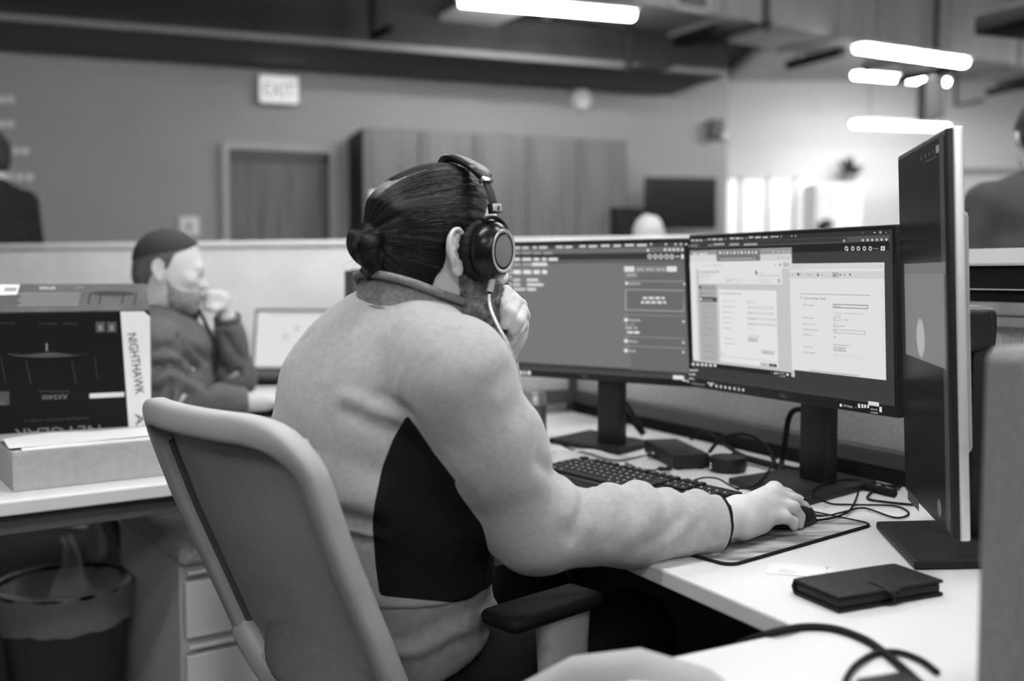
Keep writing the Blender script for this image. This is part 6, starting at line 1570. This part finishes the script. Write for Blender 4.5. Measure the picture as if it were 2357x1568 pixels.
def f_t2(P, g=0.0):
    d = s_loft(P, [(c, a - g, b - g) for c, a, b in T2], R2, F2)
    return smin(d, s_chain(P, [S2R + UP * .01, NB2_, S2L + UP * .01], [.062 - g, .056 - g, .062 - g], .04), .06)
def f_ra2(P, g=0.0): return s_chain(P, [S2R, E2R, W2R], [.070 - g, .056 - g, .042 - g], .03)
def f_la2(P, g=0.0): return s_chain(P, [S2L, E2L, W2L], [.068 - g, .055 - g, .040 - g], .03)
def f_sweater(P):
    a_ = smax(f_ra2(P), (P - W2R) @ unit(W2R - E2R), .006); b_ = smax(f_la2(P), (P - W2L) @ unit(W2L - E2L), .006)
    return smin(smin(f_t2(P), a_, .03), b_, .025)
v, f = surface(f_sweater, V(-1.28, 2.55, .52), V(-.66, 3.34, 1.12), .0095)
v = relax(v, f, 2); n = vnormals(v, f); sj = (jv, jn, jp); jv, jn, jp = v, n, to_px(v)
for pts, amp, w in (([(345, 800), (400, 795), (440, 830)], -.018, .011), ([(350, 850), (400, 835), (450, 860)], -.022, .010), ([(352, 880), (410, 870), (460, 890)], .014, .014), ([(420, 770), (440, 820), (470, 850)], -.022, .011),
                    ([(395, 880), (375, 920), (370, 960)], -.020, .010), ([(440, 890), (425, 930), (420, 970)], -.020, .010), ([(470, 885), (520, 875), (555, 865)], -.022, .010), ([(410, 905), (395, 950), (395, 980)], .012, .010), ([(450, 905), (500, 900), (540, 910)], .008, .02),
                    ([(345, 825), (380, 815), (420, 825)], .012, .012), ([(455, 800), (480, 830), (505, 850)], -.016, .010), ([(520, 780), (540, 800), (560, 830)], -.012, .010), ([(350, 905), (380, 890), (400, 885)], -.016, .009)):
    jfold(pts, amp, w)
v = jv; jv, jn, jp = sj
v = v + vnormals(v, f) * (fbm(v, 9.0, 8.0) * .008)[:, None]; n = vnormals(v, f)
sk_v, sk_f = [], []
def addsk(v_, f_): sk_f.append(f_ + sum(len(x) for x in sk_v)); sk_v.append(v_)
def f_head2(P):
    p = (P - MC) @ MAX.T; d = head_sdf(p); d = smin(d, s_cap(P, MC - mf * .02 - mu * .07, NB2_ + UP * .0, .052, .060), .03)
    d = smin(d, ear_sdf(p, 1), .004); return smin(d, ear_sdf(p, -1), .004)
a_, b_ = surface(f_head2, MC - V(.15, .15, .20), MC + V(.15, .15, .12), .0036); addsk(a_, b_)
def f_hands2(P):
    h = unit(V(.93, .36, 0)); l = unit(V(.36, -.93, 0)); w = W2R + h * .01
    d = s_cap(P, W2R - h * .03, w + h * .03, .028, .026)
    d = smin(d, s_ell(P, w + h * .075, (.045, .040, .018), (h, l, UP)), .02)
    for k in range(4): b = w + h * .11 + l * (-.03 + .021 * k); d = smin(d, s_chain(P, [b, b + h * .035 + UP * .004, b + h * (.062 - abs(k - 1.4) * .006) - UP * .012], [.0095, .0085, .0070], .004), .006)
    d = smin(d, s_chain(P, [w + h * .04 - l * .03, w + h * .075 - l * .05, w + h * .105 - l * .052 - UP * .006], [.013, .011, .009], .005), .01)
    p1 = at(490, 688, 2.95)
    e = s_cap(P, W2L, at(515, 712, 2.98), .027, .024); e = smin(e, s_ell(P, at(502, 690, 2.965), (.036, .024, .028)), .02)
    for k in range(4):
        y_ = 676 + k * 8; e = smin(e, s_chain(P, [at(498, y_, 2.945), at(484 - k, y_ + 2, 2.93), at(474, y_ + 8, 2.94), at(484, y_ + 12, 2.955)], [.0105, .010, .009, .008], .004), .005)
    e = smin(e, s_chain(P, [at(508, 706, 2.95), at(492, 712, 2.93), at(474, 708, 2.93)], [.013, .011, .009], .005), .01)
    return np.minimum(d, e)
a_, b_ = surface(f_hands2, V(-.92, 2.68, .74), V(-.60, 3.06, 1.14), .0032); addsk(a_, b_)
h2R, h2L = T2[0][0] * V(1, 1, 0) + R2 * .09 + UP * .52, T2[0][0] * V(1, 1, 0) - R2 * .09 + UP * .52
k2R, k2L = h2R + F2 * .42, h2L + F2 * .42
def f_core2(P):
    d = smin(f_t2(P, .02), f_ra2(P, .018), .02); d = smin(d, f_la2(P, .016), .02)
    for h_, k_ in ((h2R, k2R), (h2L, k2L)): d = smin(d, s_chain(P, [h_, k_, k_ - UP * .44], [.07, .05, .035], .03), .03)
    return d
a_, b_ = surface(f_core2, V(-1.3, 2.6, .05), V(-.45, 3.4, 1.10), .018); addsk(a_, b_)
man = poly_mesh('person', np.concatenate(sk_v), np.concatenate(sk_f), M['skin_far'])
tag(man, 'person with short dark hair in a dark pullover, chin on hand, facing the laptop', 'person')
sw = poly_mesh('pullover', v, f, M['sweater'], man)
def ring2(t, dz=0): return NB2_ + UP * (.076 + dz) + R2 * .078 * math.cos(t) + F2 * (.108 if math.sin(t) > 0 else .06) * math.sin(t) - UP * (.05 if math.sin(t) > 0 else .02) * math.sin(t) + F2 * .015
th_ = np.radians(np.linspace(80, -260, 40)); P_ = np.array([ring2(t) for t in th_]); N_ = np.array([unit((p - NB2_) * V(1, 1, 0)) for p in P_])
mb = MB().sweep(P_, N_, .045, .011, seg=12, power=2.6)
pk0 = ring2(math.radians(88)) 
mb.sweep([pk0 + UP * .02, pk0 + F2 * .03 - UP * .05, pk0 + F2 * .055 - UP * .11, pk0 + F2 * .05 - UP * .17], F2, .022, .010, seg=10)
mb.build('pullover_collar', M['sweater_trim'], sw, smooth=True, angle=70)
def hair2(p):
    d = s_ell(p, (0, -.006, .006), (.0785, .0985, .0915)); d = smin(d, s_ell(p, (0, -.045, -.050), (.058, .050, .050)), .03)
    d = smax(d, p[:, 1] - np.interp(p[:, 2], [-.10, -.04, -.015, .03, .05, .075, .10], [-.040, -.032, .012, .020, .048, .066, .07]), .006)
    return smax(d, -(p[:, 2] + .088), .01)
a_, b_ = surface(lambda P: smax(hair2((P - MC) @ MAX.T), -(((P - MC) @ MAX.T)[:, 2] - .030 - .45 * ((P - MC) @ MAX.T)[:, 1]), .008), MC - V(.14, .14, .14), MC + V(.14, .14, .12), .0042); n_ = vnormals(a_, b_); a_ = a_ + n_ * (fbm(a_, 120, 2) * .0012)[:, None]
poly_mesh('hair', a_, b_, M['short_hair'], man)
M['cropped_sides'] = mat('cropped_sides', .085, .9, noise=(140, .35))
a_, b_ = surface(lambda P: smax(hair2((P - MC) @ MAX.T) + .0022, ((P - MC) @ MAX.T)[:, 2] - .050 - .45 * ((P - MC) @ MAX.T)[:, 1], .006), MC - V(.14, .14, .14), MC + V(.14, .14, .12), .0042); poly_mesh('side_hair', a_, b_, M['cropped_sides'], man)
def stub(p):
    d = head_sdf(p) - .0022; d = smax(d, p[:, 2] - np.interp(p[:, 1], [.0, .03, .06, .085, .11], [-.030, -.058, -.066, -.060, -.062]), .006)
    return smax(d, -(p[:, 1] - np.interp(p[:, 2], [-.14, -.09, -.03], [.030, .010, .000])), .01)
M['stubble'] = mat('stubble', .24, .85, noise=(150, .5))
a_, b_ = surface(lambda P: stub((P - MC) @ MAX.T), MC - V(.12, .12, .18), MC + V(.14, .14, .02), .0040); poly_mesh('beard', a_, b_, M['stubble'], man)
for s_ in (-1, 1): MB().lathe([(0, .0105), (.006, .0085), (.0102, .0), (.006, -.0085), (0, -.0105)], MC + mr * s_ * .032 + mf * .0835 - mu * .014, (mr, mu, mf), seg=12).build('eye', M['print_grey'], man, smooth=True)
wr = E2L + (W2L - E2L) * .96; wx = unit(W2L - E2L); wy = unit(np.cross(wx, V(0, 1, 0))); wz = np.cross(wx, wy)
MB().lathe([(.037, -.008), (.040, -.006), (.040, .006), (.037, .008)], W2L + wx * .006, (wy, wz, wx), seg=24).build('wrist_strap', M['dark_trim'], man, smooth=True)
def f_tr2(P):
    d = s_ell(P, T2[0][0], (.18, .14, .08), (R2, F2, UP))
    for h_, k_ in ((h2R, k2R), (h2L, k2L)): d = smin(d, s_chain(P, [h_, k_, k_ - UP * .44], [.08, .064, .052], .03), .04)
    return smax(d, -(P[:, 2] - .06), .01)
a_, b_ = surface(f_tr2, V(-1.3, 2.6, .04), V(-.40, 3.4, .68), .016); poly_mesh('trousers', a_, b_, M['black_trousers'], man)
for k_ in (k2R, k2L): MB().rbox(V(k_[0], k_[1], .04) + F2 * .06, (.09, .26, .08), .03, (R2, F2, UP), seg=4).build('shoe', M['black_matte'], man, smooth=True)
oc_ = copy_tree(chair); off_ = V(*T2[0][0][:2], 0) - cp_(0, .27, 0)
oc_.rotation_euler = (0, 0, math.atan2(F2[1], F2[0]) - math.atan2(CF[1], CF[0])); oc_.location = V(*T2[0][0][:2], 0) + F2 * .12
oc_['label'] = 'grey office chair under the man in the dark pullover'

# ------------------------------------------------------------------ standing people farther off
def bystander(label, c, face, H, hair_m, shirt_m, lean=0.0, hscale=1.0):
    k = H / 1.78; f_ = unit(V(face[0], face[1], 0)); r_ = V(f_[1], -f_[0], 0); c = V(c[0], c[1], 0)
    ax = np.array([r_, f_, UP])
    def W(x, y, z): return c + r_ * x * k + f_ * (y + lean * max(0, z - .9)) * k + UP * z * k
    hc = W(0, .02, 1.655)
    Rj = lambda s: [W(s * .185, -.01, 1.42), W(s * .235, -.03, 1.13), W(s * .22, .06, .88)]
    tor = [(W(0, 0, .92), .165 * k, .115 * k), (W(0, 0, 1.08), .155 * k, .11 * k), (W(0, 0, 1.25), .18 * k, .12 * k), (W(0, -.01, 1.38), .175 * k, .10 * k), (W(0, -.01, 1.44), .10 * k, .07 * k)]
    def body(P, g=0.0):
        d = s_loft(P, [(a, b - g, e - g) for a, b, e in tor], r_, f_)
        d = smin(d, s_chain(P, [W(-.17, -.01, 1.425), W(0, -.015, 1.475), W(.17, -.01, 1.425)], [.055 * k - g, .055 * k - g, .055 * k - g], .04), .05)
        for s in (-1, 1): d = smin(d, s_chain(P, Rj(s), [.062 * k - g, .050 * k - g, .038 * k - g], .03), .03)
        return d
    def skin(P):
        d = body(P, .014); p = (P - hc) @ ax.T / k; d = smin(d, head_sdf(p) * k, .02); d = smin(d, s_cap(P, W(0, 0, 1.60), W(0, -.01, 1.46), .052 * k, .058 * k), .02)
        for s in (-1, 1):
            d = smin(d, s_ell(P, hc + r_ * s * .078 * k - f_ * .015 * k - UP * .03 * k, (.008 * k, .016 * k, .028 * k), ax), .005)
            d = smin(d, s_chain(P, [W(s * .10, 0, .92), W(s * .11, .02, .50), W(s * .12, -.01, .09)], [.07 * k, .05 * k, .035 * k], .03), .03)
            w = W(s * .22, .07, .86); d = smin(d, s_ell(P, w - UP * .05 * k, (.018 * k, .036 * k, .045 * k), ax), .015)
            for q in range(4): b = w - UP * .09 * k + f_ * (-.027 + .018 * q) * k; d = smin(d, s_cap(P, b, b - UP * .06 * k + f_ * .01, .009 * k, .007 * k), .004)
            d = smin(d, s_cap(P, w + f_ * .035 * k - UP * .04 * k, w + f_ * .05 * k - UP * .09 * k, .011 * k, .009 * k), .008)
        return d
    lo = np.minimum(W(-.4, -.3, 0), W(.4, .4, 0)); lo = np.minimum(lo, np.minimum(W(-.4, .4, 0), W(.4, -.3, 0))); hi = np.maximum(np.maximum(W(-.4, -.3, 1.9), W(.4, .4, 1.9)), np.maximum(W(-.4, .4, 1.9), W(.4, -.3, 1.9)))
    lo[2] = .02; hi[2] = 1.86 * k
    a_, b_ = surface(skin, lo, hi, .0125); o = poly_mesh('person', a_, b_, M['skin_far']); tag(o, label, 'person')
    def shirt(P):
        d = body(P); return smax(d, -(P[:, 2] - .86 * k), .012)
    lo2 = lo.copy(); lo2[2] = .80 * k; a_, b_ = surface(shirt, lo2, hi, .0125); a_ = a_ + vnormals(a_, b_) * (fbm(a_, 8, c[0]) * .008)[:, None]; poly_mesh('shirt', a_, b_, shirt_m, o)
    def tr(P):
        d = s_loft(P, [(W(0, 0, .86), .165 * k, .12 * k), (W(0, 0, .98), .165 * k, .118 * k)], r_, f_)
        for s in (-1, 1): d = smin(d, s_chain(P, [W(s * .10, 0, .90), W(s * .11, .02, .50), W(s * .12, -.01, .10)], [.088 * k, .068 * k, .055 * k], .03), .03)
        return smax(d, P[:, 2] - 1.0 * k, .01)
    hi2 = hi.copy(); hi2[2] = 1.1 * k; a_, b_ = surface(tr, lo, hi2, .016); poly_mesh('trousers', a_, b_, M['black_trousers'], o)
    def hr_(P):
        p = (P - hc) @ ax.T / k; d = s_ell(p, (0, -.008, .008), V(.082, .100, .095) * hscale); d = smin(d, s_ell(p, (0, -.05, -.05), V(.06, .05, .055) * hscale), .03)
        return smax(d, p[:, 1] - np.interp(p[:, 2], [-.1, -.03, .0, .05, .1], [-.04, -.02, .02, .055, .08]), .006) * k
    a_, b_ = surface(hr_, hc - V(.18, .18, .18), hc + V(.18, .18, .16), .009); a_ = a_ + vnormals(a_, b_) * (fbm(a_, 26, 5.0) * .007)[:, None]; poly_mesh('hair', a_, b_, hair_m, o)
    for s in (-1, 1): MB().rbox(W(s * .12, .05, .04), (.095 * k, .27 * k, .08), .03, ax, seg=4).build('shoe', M['black_matte'], o, smooth=True)
    return o
p = at(-14, 500, 5.25); bystander('person in black standing behind the partition at the left edge', p, (-.9, .3), 1.90, M['short_hair'], M['dark_shirt'])
p = at(2396, 500, 3.25); bystander('person in a grey shirt standing with back turned at the right edge', p, (.15, 1), 1.72, M['short_hair'], M['grey_shirt'])
p = at(1846, 500, 11.3); bystander('distant person in dark clothes standing before the bright windows', p, (1, .1), 1.78, M['short_hair'], M['dark_shirt'], lean=.35)
p = at(1492, 560, 4.95); bystander('person with white hair seen behind the left monitor and partition', p, (.3, 1), 1.44, M['white_hair'], M['light_shirt'] if 'light_shirt' in M else M['grey_shirt'], hscale=1.12)
# black cabinet beside the tall cupboards
p = onwall(1425, 500, .4); zt_ = p[2] + (500 - 482) * p[1] / FPX
bc2 = empty('black_cabinet', V(p[0], p[1], 0), 'black narrow cabinet standing between the cupboards and the television', 'cabinet')
MB().box(V(p[0], p[1], zt_ / 2), (.30, .42, zt_), WA).build('carcass', M['black_matte'], bc2, bevel=.004)
for s_ in (-1, 1): MB().box(V(p[0], p[1], zt_ / 2 + .02) + U * s_ * .074 + UN * .215, (.142, .018, zt_ - .08), WA).build('cabinet_door', M['black_plastic'], bc2, bevel=.003)
# low grey guest chair in front, only its blurred back edge in view
gx = V(.115, .955, 0); gf = unit(V(-.25, -1, 0)); gr = V(-gf[1], gf[0], 0)
gc = empty('guest_chair', gx + gf * .25, 'blurred grey chair back cut by the bottom edge of the photo', 'chair')
vs = [gx + gr * x - gf * (.05 * (1 - (x / .2) ** 2)) for x in np.linspace(-.19, .19, 15)]
MB().sweep([q + UP * (.655 - .28 * x * x) for q, x in zip(vs, np.linspace(-1, 1, 15))], np.array([gf] * 15), .22, .055, seg=24, power=2.8).build('backrest', M['chair_mesh'], gc, smooth=True, angle=60)
MB().rbox(gx + gf * .25 + UP * .43, (.44, .42, .08), .03, (gr, gf, UP), seg=4).build('seat', M['seat_fabric'], gc, smooth=True)
for sx in (-.18, .18):
    for sy in (.07, .43):
        top = .39 if sy > .2 else .60
        MB().tube([gx + gr * sx + gf * sy, gx + gr * sx * .97 + gf * (sy if sy > .2 else .04) + UP * top], .012).build('leg', M['dark_plastic'], gc, smooth=True)
